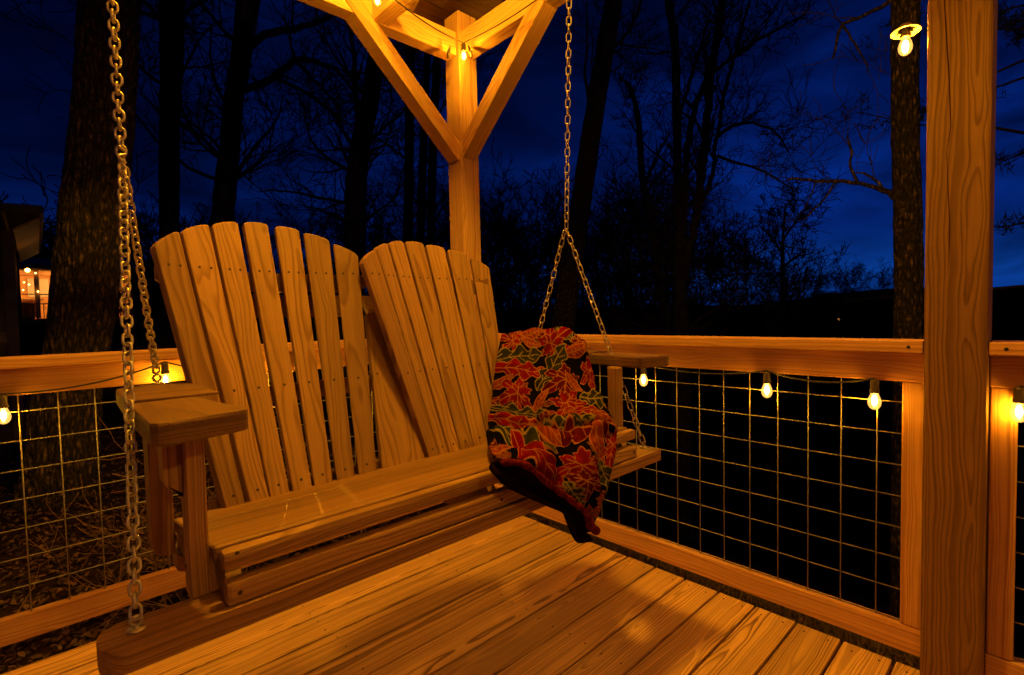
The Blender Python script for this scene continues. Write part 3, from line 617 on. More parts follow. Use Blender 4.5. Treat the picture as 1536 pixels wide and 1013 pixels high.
# ------------------------------------------------------------------ the throw blanket
RWS=[[(-0.692, -1.02, 1.0, 762, 530), (-0.575, -1.04, 0.998, 800, 528), (-0.465, -1.1, 1.001, 845, 525), (-0.426, -1.18, 0.983, 878, 532)],[(-0.741, -1.06, 1.056, 758, 509), (-0.624, -1.09, 1.067, 800, 503), (-0.556, -1.18, 1.06, 845, 505), (-0.573, -1.3, 1.027, 879, 520)],[(-0.781, -1.1, 1.068, 757, 505), (-0.696, -1.16, 1.08, 800, 499), (-0.648, -1.26, 1.074, 845, 501), (-0.654, -1.37, 1.04, 881, 517)],[(-0.851, -1.15, 0.981, 750, 545), (-0.78, -1.23, 0.973, 797, 548), (-0.731, -1.33, 0.975, 845, 548), (-0.678, -1.41, 0.97, 889, 550)],[(-0.904, -1.19, 0.889, 745, 590), (-0.86, -1.3, 0.89, 795, 592), (-0.798, -1.4, 0.897, 850, 590), (-0.711, -1.47, 0.893, 903, 590)],[(-0.988, -1.26, 0.803, 738, 640), (-0.967, -1.39, 0.819, 790, 640), (-0.903, -1.5, 0.833, 855, 635), (-0.766, -1.56, 0.81, 924, 640)],[(-1.106, -1.39, 0.805, 736, 660), (-1.117, -1.54, 0.818, 790, 668), (-1.022, -1.6, 0.799, 855, 675), (-0.851, -1.625, 0.75, 927, 685)],[(-1.223, -1.54, 0.82, 742, 680), (-1.167, -1.605, 0.802, 797, 692), (-1.054, -1.63, 0.743, 857, 716), (-0.919, -1.64, 0.679, 912, 735)],[(-1.251, -1.585, 0.819, 748, 690), (-1.182, -1.615, 0.787, 795, 705), (-1.079, -1.635, 0.699, 850, 747), (-0.978, -1.64, 0.594, 892, 793)],]
HEM= [(-1.264, -1.6, 0.824), (-1.239, -1.648, 0.824), (-1.164, -1.648, 0.763), (-1.108, -1.648, 0.721), (-1.067, -1.648, 0.688), (-1.035, -1.648, 0.662), (-1.012, -1.648, 0.617), (-0.988, -1.648, 0.599)]
LOW= [(-1.289, -1.625, 0.804), (-1.255, -1.625, 0.771), (-1.194, -1.625, 0.732), (-1.127, -1.625, 0.693), (-1.066, -1.625, 0.655), (-1.049, -1.625, 0.616), (-1.022, -1.625, 0.572), (-0.968, -1.625, 0.555)]

def catmull(P, t):
    n = len(P) - 1; x = t * n; i = min(int(x), n - 1); f = x - i
    p0 = P[max(i - 1, 0)]; p1 = P[i]; p2 = P[i + 1]; p3 = P[min(i + 2, n)]
    if i == 0: p0 = 2 * p1 - p2
    if i == n - 1: p3 = 2 * p2 - p1
    return .5 * (2 * p1 + (p2 - p0) * f + (2 * p0 - 5 * p1 + 4 * p2 - p3) * f * f + (3 * p1 - p0 - 3 * p2 + p3) * f ** 3)
def blanket():
    A = np.array(RWS, float); nu, nv = 300, 420
    # rows -> dense in v, then u
    V1 = np.array([catmull(A, t) for t in np.linspace(0, 1, nv)]); G = np.array([catmull(V1.transpose(1, 0, 2), t) for t in np.linspace(0, 1, nu)]).transpose(1, 0, 2)
    P = G[:, :, :3].copy(); U = G[:, :, 3:]
    du = np.gradient(P, axis=1); dv = np.gradient(P, axis=0); nn = np.cross(du, dv); nn /= np.linalg.norm(nn, axis=2, keepdims=True) + 1e-9
    if nn[:, :, 1].mean() > 0: nn = -nn
    vv = np.linspace(0, 1, nv)[:, None]; uu = np.linspace(0, 1, nu)[None, :]
    x, y = U[:, :, 0], U[:, :, 1]
    # cross folds where the cloth meets the seat, soft vertical folds on the hanging part
    fold = .010 * np.exp(-((y - 652 + .04 * (x - 820)) / 5.5) ** 2) * (1.0 + .4 * np.sin(x * .05)) - .009 * np.exp(-((y - 641 + .03 * (x - 800)) / 4.5) ** 2) + .008 * np.exp(-((y - 631 - .05 * (x - 820)) / 5.) ** 2)
    fold += -.007 * np.exp(-((y - 664 + .10 * (x - 800)) / 5) ** 2) * (x < 860)
    hang = np.clip((y - 560) / 120, 0, 1)
    fold += .006 * np.sin(x * .085 + y * .02 + 1) * (.35 + hang) * np.clip((1 - np.abs(2 * uu - 1)) * 3, 0, 1)
    fold += .004 * np.sin(x * .03 - y * .06) + .006 * np.exp(-((x - 852 - .25 * (y - 600)) / 7) ** 2) * np.clip((y - 540) / 60, 0, 1) - .005 * np.exp(-((x - 800 - .12 * (y - 600)) / 9) ** 2)
    wrink = np.array([[noise.noise((float(x[j, i]) * .035, float(y[j, i]) * .05, 2)) for i in range(0, nu, 4)] for j in range(0, nv, 4)])
    wr = np.kron(wrink, np.ones((4, 4)))[:nv, :nu]
    for _ in range(5): wr[1:-1, 1:-1] = (wr[:-2, 1:-1] + wr[2:, 1:-1] + wr[1:-1, :-2] + wr[1:-1, 2:]) / 4
    edge = np.clip(np.minimum(uu, 1 - uu) * 14, 0, 1)
    P += nn * ((fold * 1.7 + wr * .012) * (.3 + .7 * edge))[:, :, None]
    # rounded side edges tuck back
    P[:, :, 1] += (.016 * (np.clip(1 - uu * 22, 0, 1) ** 2 + np.clip(1 - (1 - uu) * 22, 0, 1) ** 2))
    # ---- printed leaves
    bgc = np.array([.004, .003, .003]); C = np.tile(bgc, (nv, nu, 1))
    RED = [.23, .0035, .002]; DRED = [.10, .0025, .002]; ORG = [.30, .052, .008]; GRN = [.040, .042, .010]; LINE = np.array([.40, .150, .030]); LGRN = np.array([.30, .23, .06])
    def leaf(cx, cy, size, ang, typ, col, sq=1.0, line=None, lw=1.15, col2=None):
        a = math.radians(ang); X = ((x - cx) * math.cos(a) + (y - cy) * math.sin(a)) / size; Y = (-(x - cx) * math.sin(a) + (y - cy) * math.cos(a)) / (size * sq)
        th = np.arctan2(Y, X); r = np.hypot(X, Y) + 1e-6; ph = cx * .7 + cy
        if typ == 'maple':
            lob = np.zeros_like(th)
            for k, (A0, Lk, wk) in enumerate(((0, 1.0, .30), (1.05, .85, .28), (-1.05, .85, .28), (2.05, .55, .28), (-2.05, .55, .28), (3.1, .35, .3))):
                d = np.abs((th - A0 + math.pi) % (2 * math.pi) - math.pi); lob = np.maximum(lob, Lk * np.clip(1 - (d / (wk * 1.9)) ** 1.3, 0, 1))
            edge_r = .30 + .70 * lob + .055 * np.sin(th * 17 + ph)
            f = edge_r - r; ve = np.full_like(r, 9.)
            for A0, Lk in ((0, .85), (1.05, .7), (-1.05, .7), (2.05, .4), (-2.05, .4)):
                ax, ay = math.cos(A0), math.sin(A0); t = X * ax + Y * ay; dd = np.abs(-X * ay + Y * ax); ve = np.minimum(ve, np.where((t > 0) & (t < Lk), dd, 9))
                for s in (-1, 1):
                    for t0 in (.35,):
                        bx, by = math.cos(A0 + s * .7), math.sin(A0 + s * .7); Xq, Yq = X - ax * t0 * Lk, Y - ay * t0 * Lk; tt = Xq * bx + Yq * by; d2 = np.abs(-Xq * by + Yq * bx); ve = np.minimum(ve, np.where((tt > 0) & (tt < .28), d2 * 1.3, 9))
        elif typ == 'oak':
            t = (X + 1) / 2; env = np.where((t > 0) & (t < 1), .34 * np.sin(np.pi * np.clip(t, 0, 1)) ** .6, -1)
            w_ = env * (1 + .33 * np.sin(t * 24 + np.sign(Y) * .6)); f = w_ - np.abs(Y); ve = np.where((X > -1.0) & (X < .85), np.abs(Y + .03 * np.sin(X * 4)), 9.)
            for t0 in (-.6, -.25, .1, .45):
                for s in (-1, 1):
                    bx, by = math.cos(s * .75), math.sin(s * .75); Xq = X - t0; tt = Xq * bx + Y * by; d2 = np.abs(-Xq * by + Y * bx); ve = np.minimum(ve, np.where((tt > 0) & (tt < .27), d2 * 1.2, 9))
        else:
            t = (X + 1) / 2; env = np.where((t > 0) & (t < 1), .42 * np.sin(np.pi * np.clip(t, 0, 1) ** .8) ** .8, -1); f = env - np.abs(Y + .1 * X * X); ve = np.where(np.abs(X) < .8, np.abs(Y + .1 * X * X), 9)
            for t0 in (-.5, -.2, .1, .4):
                for s in (-1, 1):
                    bx, by = math.cos(s * .8), math.sin(s * .8); Xq = X - t0; tt = Xq * bx + Y * by; d2 = np.abs(-Xq * by + Y * bx); ve = np.minimum(ve, np.where((tt > 0) & (tt < .3), d2 * 1.5, 9))
        px = f * size * min(1, sq); vp = ve * size; ins = px > 0; ln = LINE if line is None else line
        shade_ = .75 + .45 * np.clip(np.sin(th * 5 + r * 7 + ph) * .5 + .5, 0, 1)
        cc = np.array(col)[None, None] * shade_[:, :, None]
        if typ != 'x' and col[1] < .01: mk = (np.clip(1 - r * 1.1, 0, 1) ** 1.5)[:, :, None] * .22; cc = cc * (1 - mk) + np.array([.30, .045, .006])[None, None] * mk
        if col2 is not None:
            mask = np.clip(1 - r * 1.2, 0, 1)[:, :, None]; cc = cc * (1 - mask) + np.array(col2)[None, None] * mask
        C[ins] = cc[ins] * .46; L_ = ins & ((px < lw * 1.5) | (vp < lw * .62)); C[L_] = ln * .52
    LV = [(799, 501, 17, -15, 'leaf', ORG), (776, 504, 15, 30, 'maple', RED), (818, 503, 16, 10, 'maple', DRED), (850, 506, 16, 30, 'oak', GRN),
     (770, 512, 19, 200, 'maple', RED), (797, 514, 15, 20, 'leaf', ORG), (829, 518, 31, -38, 'maple', RED), (868, 515, 18, 10, 'maple', DRED), (868, 528, 19, -20, 'leaf', ORG),
     (773, 536, 37, -12, 'oak', GRN), (783, 556, 36, 4, 'oak', RED), (828, 553, 36, -58, 'oak', GRN), (848, 574, 34, 150, 'maple', DRED), (860, 577, 17, 45, 'leaf', ORG),
     (757, 575, 16, -35, 'leaf', ORG), (778, 592, 30, 160, 'maple', RED), (885, 556, 32, 82, 'maple', RED, .55), (812, 604, 19, -50, 'leaf', ORG), (851, 608, 30, 60, 'maple', RED), (896, 601, 25, 5, 'oak', GRN, 1.4),
     (738, 606, 16, 30, 'maple', DRED), (878, 622, 30, 8, 'oak', RED, .6), (780, 618, 38, 7, 'oak', GRN, .7), (772, 633, 38, 4, 'oak', RED, .6), (905, 638, 24, 25, 'leaf', ORG, .9), (850, 636, 34, -4, 'oak', GRN, .45),
     (776, 645, 22, 0, 'maple', RED, .5), (820, 650, 28, 24, 'leaf', ORG, .8), (865, 650, 40, 10, 'oak', DRED, .9), (895, 672, 24, 62, 'leaf', ORG), (788, 663, 46, 13, 'oak', GRN, .62), (753, 676, 18, -20, 'leaf', ORG),
     (808, 694, 50, 44, 'oak', RED, .85), (866, 700, 36, 100, 'maple', RED), (868, 722, 26, 80, 'maple', DRED), (918, 668, 34, 95, 'maple', RED, .6), (908, 717, 28, 72, 'oak', GRN, 1.1), (858, 742, 19, 60, 'oak', GRN, 1.5),
     (897, 745, 18, 60, 'maple', DRED, .7), (884, 768, 20, 80, 'maple', ORG)]
    rl = random.Random(11); UL = []
    for _ in range(24):
        UL.append((rl.uniform(742, 915), rl.uniform(497, 790), rl.uniform(13, 25), rl.uniform(0, 360), rl.choice(['maple', 'leaf', 'oak', 'maple']), rl.choice([DRED, DRED, ORG, RED, GRN]), rl.uniform(.6, 1)))
    for lf in UL: leaf(*lf[:5], [c * .75 for c in lf[5]], lf[6], LGRN * .7 if lf[5] is GRN else LINE * .65)
    for lf in LV:
        g = lf[5] is GRN; lf = lf[:2] + (lf[2] * (1.18 if lf[4] == 'maple' else 1.12),) + lf[3:]; leaf(*lf[:6], lf[6] if len(lf) > 6 else 1.0, LGRN if g else None)
    V = P.reshape(-1, 3); F = [(j * nu + i, j * nu + i + 1, (j + 1) * nu + i + 1, (j + 1) * nu + i) for j in range(nv - 1) for i in range(nu - 1)]
    me = bpy.data.meshes.new('printed_cloth'); me.from_pydata(V.tolist(), [], F); ca = me.color_attributes.new('print', 'FLOAT_COLOR', 'POINT')
    ca.data.foreach_set('color', np.concatenate([C.reshape(-1, 3), np.ones((nu * nv, 1))], 1).astype(np.float32).ravel())
    m, t, b, o_ = mat('plush_print'); at = N(t, 'ShaderNodeAttribute', attribute_name='print'); L(t, at.outputs['Color'], b.inputs['Base Color']); b.inputs['Roughness'].default_value = .85
    b.inputs['Specular IOR Level'].default_value = 0
    tc_ = N(t, 'ShaderNodeTexCoord'); nz = N(t, 'ShaderNodeTexNoise'); nz.inputs['Scale'].default_value = 420; L(t, tc_.outputs['Object'], nz.inputs['Vector']); bp = N(t, 'ShaderNodeBump'); bp.inputs['Strength'].default_value = .4; bp.inputs['Distance'].default_value = .002; L(t, nz.outputs[0], bp.inputs['Height']); L(t, bp.outputs[0], b.inputs['Normal'])
    root = empty('throw_blanket', (-.85, -1.45, .8), 'plush throw printed with red orange and green autumn leaves draped over the right arm', 'blanket')
    o = link('printed_cloth', me, m, root, smooth=True)
    md = o.modifiers.new('thickness', 'SOLIDIFY'); md.thickness = .006; md.offset = -1
    # binding along the lower edge and the dark underside
    MAR = simple('maroon_binding', (.10, .010, .006), .8, 0, 90, .5, .4); BLK = simple('dark_plush_underside', (.008, .003, .003), .95, 0, 60, .5)
    up = [Vector(v) for v in HEM]; lo = [Vector(v) for v in LOW]
    bm = bmesh.new(); n = 60
    hp = [Vector(catmull(np.array(HEM), k / n)) for k in range(n + 1)]; lp = [Vector(catmull(np.array(LOW), k / n)) for k in range(n + 1)]
    grid = []
    for k in range(n + 1):
        a, b_ = hp[k], lp[k]; row = []
        for q in range(13):
            f = q / 12; c = a.lerp(b_, min(1, f * 1.15)) if f < .87 else b_.copy(); bul = .030 * math.sin(math.pi * min(1, f * 1.15))
            c.y += bul * .9 + .010 * f - .004; row.append(bm.verts.new(c))
        grid.append(row)
    for r0, r1 in zip(grid, grid[1:]):
        for i in range(12): bm.faces.new((r0[i], r0[i + 1], r1[i + 1], r1[i]))
    u = link('underside', tomesh(bm, 'underside'), BLK, root, smooth=True); md = u.modifiers.new('thickness', 'SOLIDIFY'); md.thickness = .012; md.offset = 0
    bm = bmesh.new(); tube_bm(bm, [p + Vector((0, -.008, -.004)) for p in hp], [.0075 + .0012 * math.sin(k * .9) + .003 * (k > 45) for k in range(n + 1)], 12)
    link('binding', tomesh(bm, 'binding'), MAR, root, smooth=True)
    bm = bmesh.new(); tube_bm(bm, [p + Vector((0, .004, .002)) for p in lp], [.006 + .001 * math.sin(k * .7) for k in range(n + 1)], 12)
    link('binding', tomesh(bm, 'binding'), BLK, root, smooth=True)
blanket()
# ------------------------------------------------------------------ trees
TREES={'big_near_trunk':[[(-1.92,3.37,-0.34,0.358),(-1.89,3.37,-0.06,0.301),(-1.83,3.37,0.53,0.276),(-1.75,3.37,0.9,0.264),(-1.69,3.37,1.22,0.263),(-1.58,3.37,2.15,0.268),(-1.46,3.37,3.1,0.256),(-1.38,3.37,4.05,0.25),(-1.3,3.37,5.01,0.233),(-1.18,3.36,6.58,0.18)],],'t2':[[(0.07,10.41,0.94,0.227),(0.16,10.4,3.2,0.198),(0.24,10.38,5.17,0.197),(0.34,10.37,6.58,0.212),(0.4,10.36,7.97,0.239),(0.51,10.34,9.37,0.225),(0.77,10.3,13.55,0.14)],],'t3':[[(0.92,10.24,0.91,0.267),(1.11,10.2,3.28,0.245),(1.33,10.15,5.06,0.208),(1.44,10.12,6.1,0.201),(1.59,10.09,6.87,0.209),(1.81,10.04,8.39,0.24),(2.05,9.98,10.22,0.211),(2.54,9.87,14.51,0.106)],[(1.47,10.12,6.17,0.097),(1.76,10.05,6.43,0.083),(2.23,9.94,6.77,0.077),(2.61,9.85,7.15,0.07),(2.7,9.83,7.29,0.063),(3.09,9.74,7.37,0.056),(3.6,9.63,7.27,0.041),(4.0,9.53,6.87,0.033),(4.15,9.5,6.51,0.025)],[(1.68,10.07,7.18,0.097),(1.88,10.02,7.47,0.083),(2.13,9.97,7.71,0.084),(2.73,9.83,7.99,0.07),(3.27,9.7,8.28,0.056),(3.65,9.62,8.66,0.049),(3.86,9.57,8.95,0.041),(4.11,9.51,9.55,0.025)],[(2.23,9.94,6.77,0.046),(2.98,9.77,6.55,0.04),(3.56,9.64,6.19,0.033),(3.97,9.54,5.94,0.025)],[(2.69,9.84,7.29,0.047),(3.11,9.74,6.91,0.032),(3.54,9.64,6.52,0.024),(3.84,9.57,6.09,0.017)],],'t4':[[(3.21,8.39,0.84,0.272),(3.32,8.34,2.79,0.248),(3.41,8.29,4.43,0.225),(3.56,8.22,5.33,0.21),(3.72,8.14,6.09,0.196),(3.88,8.07,7.14,0.196),(4.05,7.99,8.35,0.181),(4.29,7.87,10.15,0.151),(4.5,7.77,12.81,0.075)],[(3.56,8.22,5.33,0.09),(3.47,8.27,5.91,0.075),(3.43,8.28,6.49,0.06),(3.41,8.29,7.36,0.045),(3.27,8.36,8.2,0.029)],],'t5a':[[(6.36,11.22,0.69,0.155),(6.47,11.16,3.36,0.154),(6.59,11.08,6.81,0.143),(6.72,11.0,9.82,0.122),(6.84,10.93,12.78,0.101),(7.11,10.76,16.7,0.05)],],'t5b':[[(7.76,12.71,0.62,0.152),(7.87,12.63,3.64,0.151),(8.08,12.5,7.54,0.139),(8.28,12.37,10.94,0.115),(8.56,12.19,16.51,0.068)],],'t5c':[[(6.37,10.03,0.7,0.137),(6.48,9.95,3.22,0.126),(6.62,9.86,6.48,0.125),(6.79,9.74,9.13,0.115),(6.98,9.62,13.97,0.066)],],'t6':[[(7.08,6.18,-2.63,0.433),(7.25,5.99,-0.79,0.381),(7.44,5.79,0.75,0.345),(7.62,5.61,2.33,0.31),(7.8,5.41,3.93,0.284),(8.02,5.18,5.83,0.266),(8.22,4.97,7.39,0.248),(8.39,4.8,8.63,0.239),(8.66,4.51,10.45,0.205),(9.12,4.03,14.31,0.109)],],'t7':[[(13.76,6.28,-2.29,0.16),(13.67,6.45,0.45,0.148),(13.53,6.7,2.59,0.136),(13.42,6.9,4.43,0.136),(13.29,7.14,5.69,0.114),(13.23,7.23,7.56,0.102),(13.15,7.38,8.52,0.079),(13.03,7.61,9.12,0.046)],[(13.31,7.1,5.46,0.068),(13.51,6.73,6.42,0.045),(13.73,6.35,7.14,0.033)],[(13.4,6.94,4.55,0.057),(13.13,7.42,5.04,0.046),(12.86,7.91,4.87,0.035),(12.71,8.18,4.43,0.023)],],'t8':[[(12.16,5.04,-5.59,0.264),(12.14,5.08,-1.5,0.242),(12.11,5.13,0.52,0.22),(12.1,5.15,2.12,0.2),(12.08,5.19,4.49,0.129),(12.07,5.2,7.42,0.118),(12.05,5.24,9.16,0.118),(11.98,5.38,10.34,0.118),(11.93,5.48,12.65,0.078)],[(12.12,5.12,1.92,0.14),(12.17,5.02,4.48,0.099),(12.22,4.93,6.21,0.088),(12.38,4.63,7.51,0.087),(12.51,4.37,8.07,0.096),(12.61,4.18,9.3,0.105),(12.65,4.11,10.03,0.105),(12.72,3.98,12.74,0.066)],[(12.15,5.05,2.11,0.129),(12.33,4.71,4.25,0.118),(12.42,4.54,5.77,0.117),(12.49,4.42,7.28,0.106),(12.56,4.27,8.57,0.086),(12.61,4.18,9.3,0.086)],[(12.31,4.74,4.06,0.079),(12.5,4.38,4.98,0.068),(12.58,4.24,6.11,0.058),(12.67,4.07,7.22,0.057),(12.79,3.84,8.3,0.047),(13.0,3.45,9.86,0.037)],[(12.58,4.24,6.21,0.058),(12.75,3.92,6.44,0.048),(13.03,3.38,6.45,0.038),(13.31,2.86,6.09,0.028),(13.43,2.64,5.6,0.019)],[(12.55,4.31,8.02,0.058),(12.87,3.68,8.54,0.047),(13.27,2.93,8.87,0.037),(13.65,2.21,9.2,0.027)],[(12.59,4.22,5.63,0.048),(12.87,3.69,5.37,0.038),(13.19,3.08,5.01,0.028),(13.5,2.49,4.48,0.019)],[(12.08,5.19,6.64,0.059),(12.25,4.87,7.93,0.049),(12.38,4.62,8.83,0.039),(12.5,4.39,9.72,0.029)],],'t9':[[(26.49,6.99,-0.76,0.157),(26.46,7.08,0.64,0.122),(26.45,7.11,3.42,0.104),(26.46,7.08,5.14,0.069),(26.49,6.99,6.5,0.052)],[(26.45,7.11,3.42,0.069),(26.65,6.5,3.89,0.051),(26.81,6.03,3.95,0.034)],[(26.45,7.11,4.11,0.069),(26.27,7.66,5.03,0.053),(26.12,8.11,5.6,0.035)],[(26.46,7.08,4.8,0.052),(26.62,6.59,5.6,0.051),(26.74,6.22,6.07,0.034)],],'t10':[[(4.93,-1.4,-2.11,0.178),(4.93,-1.39,-0.61,0.165),(4.93,-1.38,0.82,0.153),(4.93,-1.38,1.58,0.145),(4.93,-1.36,2.3,0.144),(4.92,-1.34,3.02,0.14),(4.92,-1.33,3.73,0.14),(4.92,-1.33,4.42,0.142),(4.92,-1.33,5.25,0.134),(4.92,-1.34,7.79,0.069)],[(4.92,-1.31,2.29,0.04),(4.9,-1.21,2.4,0.033),(4.89,-1.09,2.49,0.026),(4.86,-0.94,2.56,0.023),(4.83,-0.72,2.62,0.023),(4.8,-0.52,2.66,0.02),(4.77,-0.28,2.73,0.016),(4.75,-0.19,2.72,0.012)],[(4.86,-0.92,2.56,0.019),(4.85,-0.85,2.76,0.015),(4.85,-0.86,2.95,0.013),(4.85,-0.81,3.11,0.01)],[(4.9,-1.15,2.45,0.015),(4.88,-1.07,2.59,0.015),(4.87,-0.98,2.66,0.011),(4.86,-0.9,2.68,0.008)],[(4.91,-1.24,4.49,0.025),(4.89,-1.11,4.43,0.022),(4.86,-0.93,4.39,0.019),(4.84,-0.77,4.37,0.019),(4.83,-0.72,4.22,0.015),(4.83,-0.68,4.02,0.012)],[(4.84,-0.77,4.37,0.015),(4.86,-0.9,4.08,0.011),(4.87,-0.99,3.87,0.009),(4.88,-1.01,3.77,0.007)],[(4.83,-0.72,2.62,0.012),(4.81,-0.59,2.43,0.01),(4.78,-0.39,2.22,0.008)],[(4.92,-1.35,3.51,0.014),(4.91,-1.28,3.61,0.011),(4.91,-1.23,3.69,0.007)],],'pine':[[(9.01,-2.56,0.12,0.148),(9.01,-2.5,2.67,0.127),(9.01,-2.45,4.6,0.107),(9.01,-2.39,6.52,0.077),(9.01,-2.31,9.35,0.038)],],}
def tube_data(V, F, pts, rad, sides):
    prev = None; base0 = len(V); n = len(pts)
    for i in range(n):
        p = pts[i]; d = pts[min(i + 1, n - 1)] - pts[max(i - 1, 0)]
        d = d.normalized() if d.length > 1e-9 else Vector((0, 0, 1))
        u = d.orthogonal() if prev is None else prev - d * prev.dot(d)
        u = u.normalized() if u.length > 1e-6 else d.orthogonal().normalized(); prev = u; v = d.cross(u)
        for k in range(sides):
            a = 2 * math.pi * k / sides; V.append(p + (u * math.cos(a) + v * math.sin(a)) * rad[i])
    for i in range(n - 1):
        for k in range(sides):
            F.append((base0 + i * sides + k, base0 + i * sides + (k + 1) % sides, base0 + (i + 1) * sides + (k + 1) % sides, base0 + (i + 1) * sides + k))
def rvec(rn): 
    while True:
        v = Vector((rn.uniform(-1, 1), rn.uniform(-1, 1), rn.uniform(-1, 1)))
        if .05 < v.length < 1: return v.normalized()
def twig(V, F, p, d, ln, r, depth, rn, minr, droop=.0):
    n = max(3, min(7, int(ln / .25) + 2)); pts = [p.copy()]; rad = [r]; q = p.copy(); dd = d.normalized()
    for i in range(n):
        dd = (dd + rvec(rn) * .30 + Vector((0, 0, .07 - droop))).normalized(); q = q + dd * (ln / n); pts.append(q.copy()); rad.append(max(minr, r * (1 - .75 * (i + 1) / n)))
    tube_data(V, F, pts, rad, 4 if r > .02 else 3)
    if depth > 0:
        m = rn.randint(3, 5) if depth > 1 else rn.randint(3, 6)
        for _ in range(m):
            i = rn.randint(1, n); t = (pts[i] - pts[i - 1]).normalized(); side = t.cross(rvec(rn)).normalized(); nd = (t * rn.uniform(.5, 1.0) + side * rn.uniform(.6, 1.1) + Vector((0, 0, .1))).normalized()
            twig(V, F, pts[i], nd, ln * rn.uniform(.4, .7), max(minr, rad[i] * .62), depth - 1, rn, minr, droop)
def dens(pts, rad, step):
    P = []; Rr = []
    for i in range(len(pts) - 1):
        n = max(1, int((pts[i + 1] - pts[i]).length / step))
        for k in range(n):
            t = k / n; P.append(Vector(catmull(np.array([tuple(v) for v in pts]), (i + t) / (len(pts) - 1)))); Rr.append(rad[i] * (1 - t) + rad[i + 1] * t)
    P.append(pts[-1]); Rr.append(rad[-1]); return P, Rr
def mesh_from(V, F, o0, name):
    me = bpy.data.meshes.new(name); me.from_pydata([tuple(v - o0) for v in V], [], F); return me
def tree(limbs, label, seed, mtr=None, crown_from=.35, ntw=26, tl=1.6, depth=3, minr=.006, group=None, cat='tree', name='bare_tree', zmin=None, bark=0, skipcrown=False, tw_limb=7):
    rn = random.Random(seed); L0 = [[Vector(q[:3]) for q in l] for l in limbs]; R0 = [[q[3] for q in l] for l in limbs]
    # carry the trunk into the ground
    b = L0[0][0]; gz = ground_z(b.x, b.y) - .3
    if b.z > gz:
        d = (L0[0][0] - L0[0][1]); d = d / max(.01, abs(d.z)) if abs(d.z) > .1 else Vector((0, 0, -1)); d.x *= .3; d.y *= .3
        L0[0].insert(0, b + Vector((d.x, d.y, -1)) * (b.z - gz)); R0[0].insert(0, R0[0][0] * 1.25)
    o0 = L0[0][0].copy(); o0.z = gz + .3
    root = empty(name, o0, label, cat, group)
    V, F = [], []
    for i, (l, r) in enumerate(zip(L0, R0)):
        P, Rr = dens(l, r, .18 if not bark else .06)
        if i: # crooked limbs
            P = [p + rvec(rn) * min(.03, Rr[k] * .5) for k, p in enumerate(P)]
        sides = 10 if max(r) > .08 else 6
        if bark and i == 0: continue
        tube_data(V, F, P, [q * (1 + rn.uniform(-.06, .06)) for q in Rr], sides)
    trunk = None
    if bark:
        P, Rr = dens(L0[0], R0[0], bark); S = 220 if Rr[0] > .25 else 90; base0 = len(V)
        for i, p in enumerate(P):
            for k in range(S):
                a = 2 * math.pi * k / S; c, s = math.cos(a), math.sin(a); r = Rr[i]
                q = Vector((c * 9 * r / .3, s * 9 * r / .3, p.z * 2.1)); wn = noise.noise(q * .6) * .9
                rid = abs(noise.noise(Vector((q.x * 1.5 + wn, q.y * 1.5 + wn, q.z * .55)))); rid2 = noise.noise(Vector((q.x * 4, q.y * 4, q.z * 3.5))); pl = noise.noise(Vector((q.x * .9, q.y * .9, q.z * 1.6)))
                rr = r * .76 + (min(rid, .30) * .15 + rid2 * .014 + pl * .012) * (r / .28) ** .5 - .014
                V.append(p + Vector((c, s, 0)) * rr)
        for i in range(len(P) - 1):
            for k in range(S): F.append((base0 + i * S + k, base0 + i * S + (k + 1) % S, base0 + (i + 1) * S + (k + 1) % S, base0 + (i + 1) * S + k))
    link('trunk', mesh_from(V, F, o0, 'trunk'), mtr or BARK, root, Matrix.Translation(o0), True)
    if skipcrown: return root
    V, F = [], []; P, Rr = dens(L0[0], R0[0], .4); n0 = int(len(P) * crown_from)
    for _ in range(ntw):
        i = rn.randint(n0, len(P) - 1); a = rn.uniform(0, 6.28); d = Vector((math.cos(a), math.sin(a), rn.uniform(.15, .9)))
        twig(V, F, P[i], d, tl * rn.uniform(.6, 1.3), max(minr, min(.05, Rr[i] * .3)), depth, rn, minr)
    for l, r in zip(L0[1:], R0[1:]):
        P, Rr = dens(l, r, .25)
        for _ in range(tw_limb):
            i = rn.randint(len(P) // 4, len(P) - 1); t = (P[i] - P[i - 1]).normalized() if i else Vector((0, 0, 1)); d = t * .6 + rvec(rn) * .8 + Vector((0, 0, .3))
            twig(V, F, P[i], d, tl * .6 * rn.uniform(.5, 1.3), max(minr, Rr[i] * .5), max(1, depth - 1), rn, minr)
    if V: link('crown', mesh_from(V, F, o0, 'crown'), TWIG, root, Matrix.Translation(o0))
    return root
T = TREES
tree(T['big_near_trunk'], 'massive rough barked trunk leaning just behind the left hand railing', 1, BARKN, bark=.02, skipcrown=True)
tree(T['t2'], 'straight dark trunk standing just right of the massive rough trunk', 2, crown_from=.45, ntw=16, tl=2.0, minr=.008)
tree(T['t3'], 'dark tree with two long limbs reaching right above the left fan of the swing', 3, crown_from=.30, ntw=20, tl=2.0, minr=.008, tw_limb=10)
tree(T['t4'], 'forked dark tree standing left of the braced corner post', 4, crown_from=.3, ntw=24, tl=2.0, minr=.007)
tree(T['t5a'], 'slim trunk immediately left of the braced corner post, thickest of the slim ones there', 5, ntw=18, tl=1.8, minr=.008)
tree(T['t5b'], 'slim trunk in the cluster left of the corner post, middle one of three', 6, ntw=18, tl=2.2, minr=.009)
tree(T['t5c'], 'slim trunk in the cluster left of the corner post, nearest to the post', 7, ntw=16, tl=1.8, minr=.008)
tree(T['t6'], 'thick trunk leaning right behind the right hand swing chain', 8, BARKN, bark=.05, ntw=12, crown_from=.5, tl=2.2, minr=.008)
tree(T['t7'], 'thin crooked tree just right of the thick leaning trunk', 9, ntw=26, crown_from=.35, tl=1.5, minr=.009)
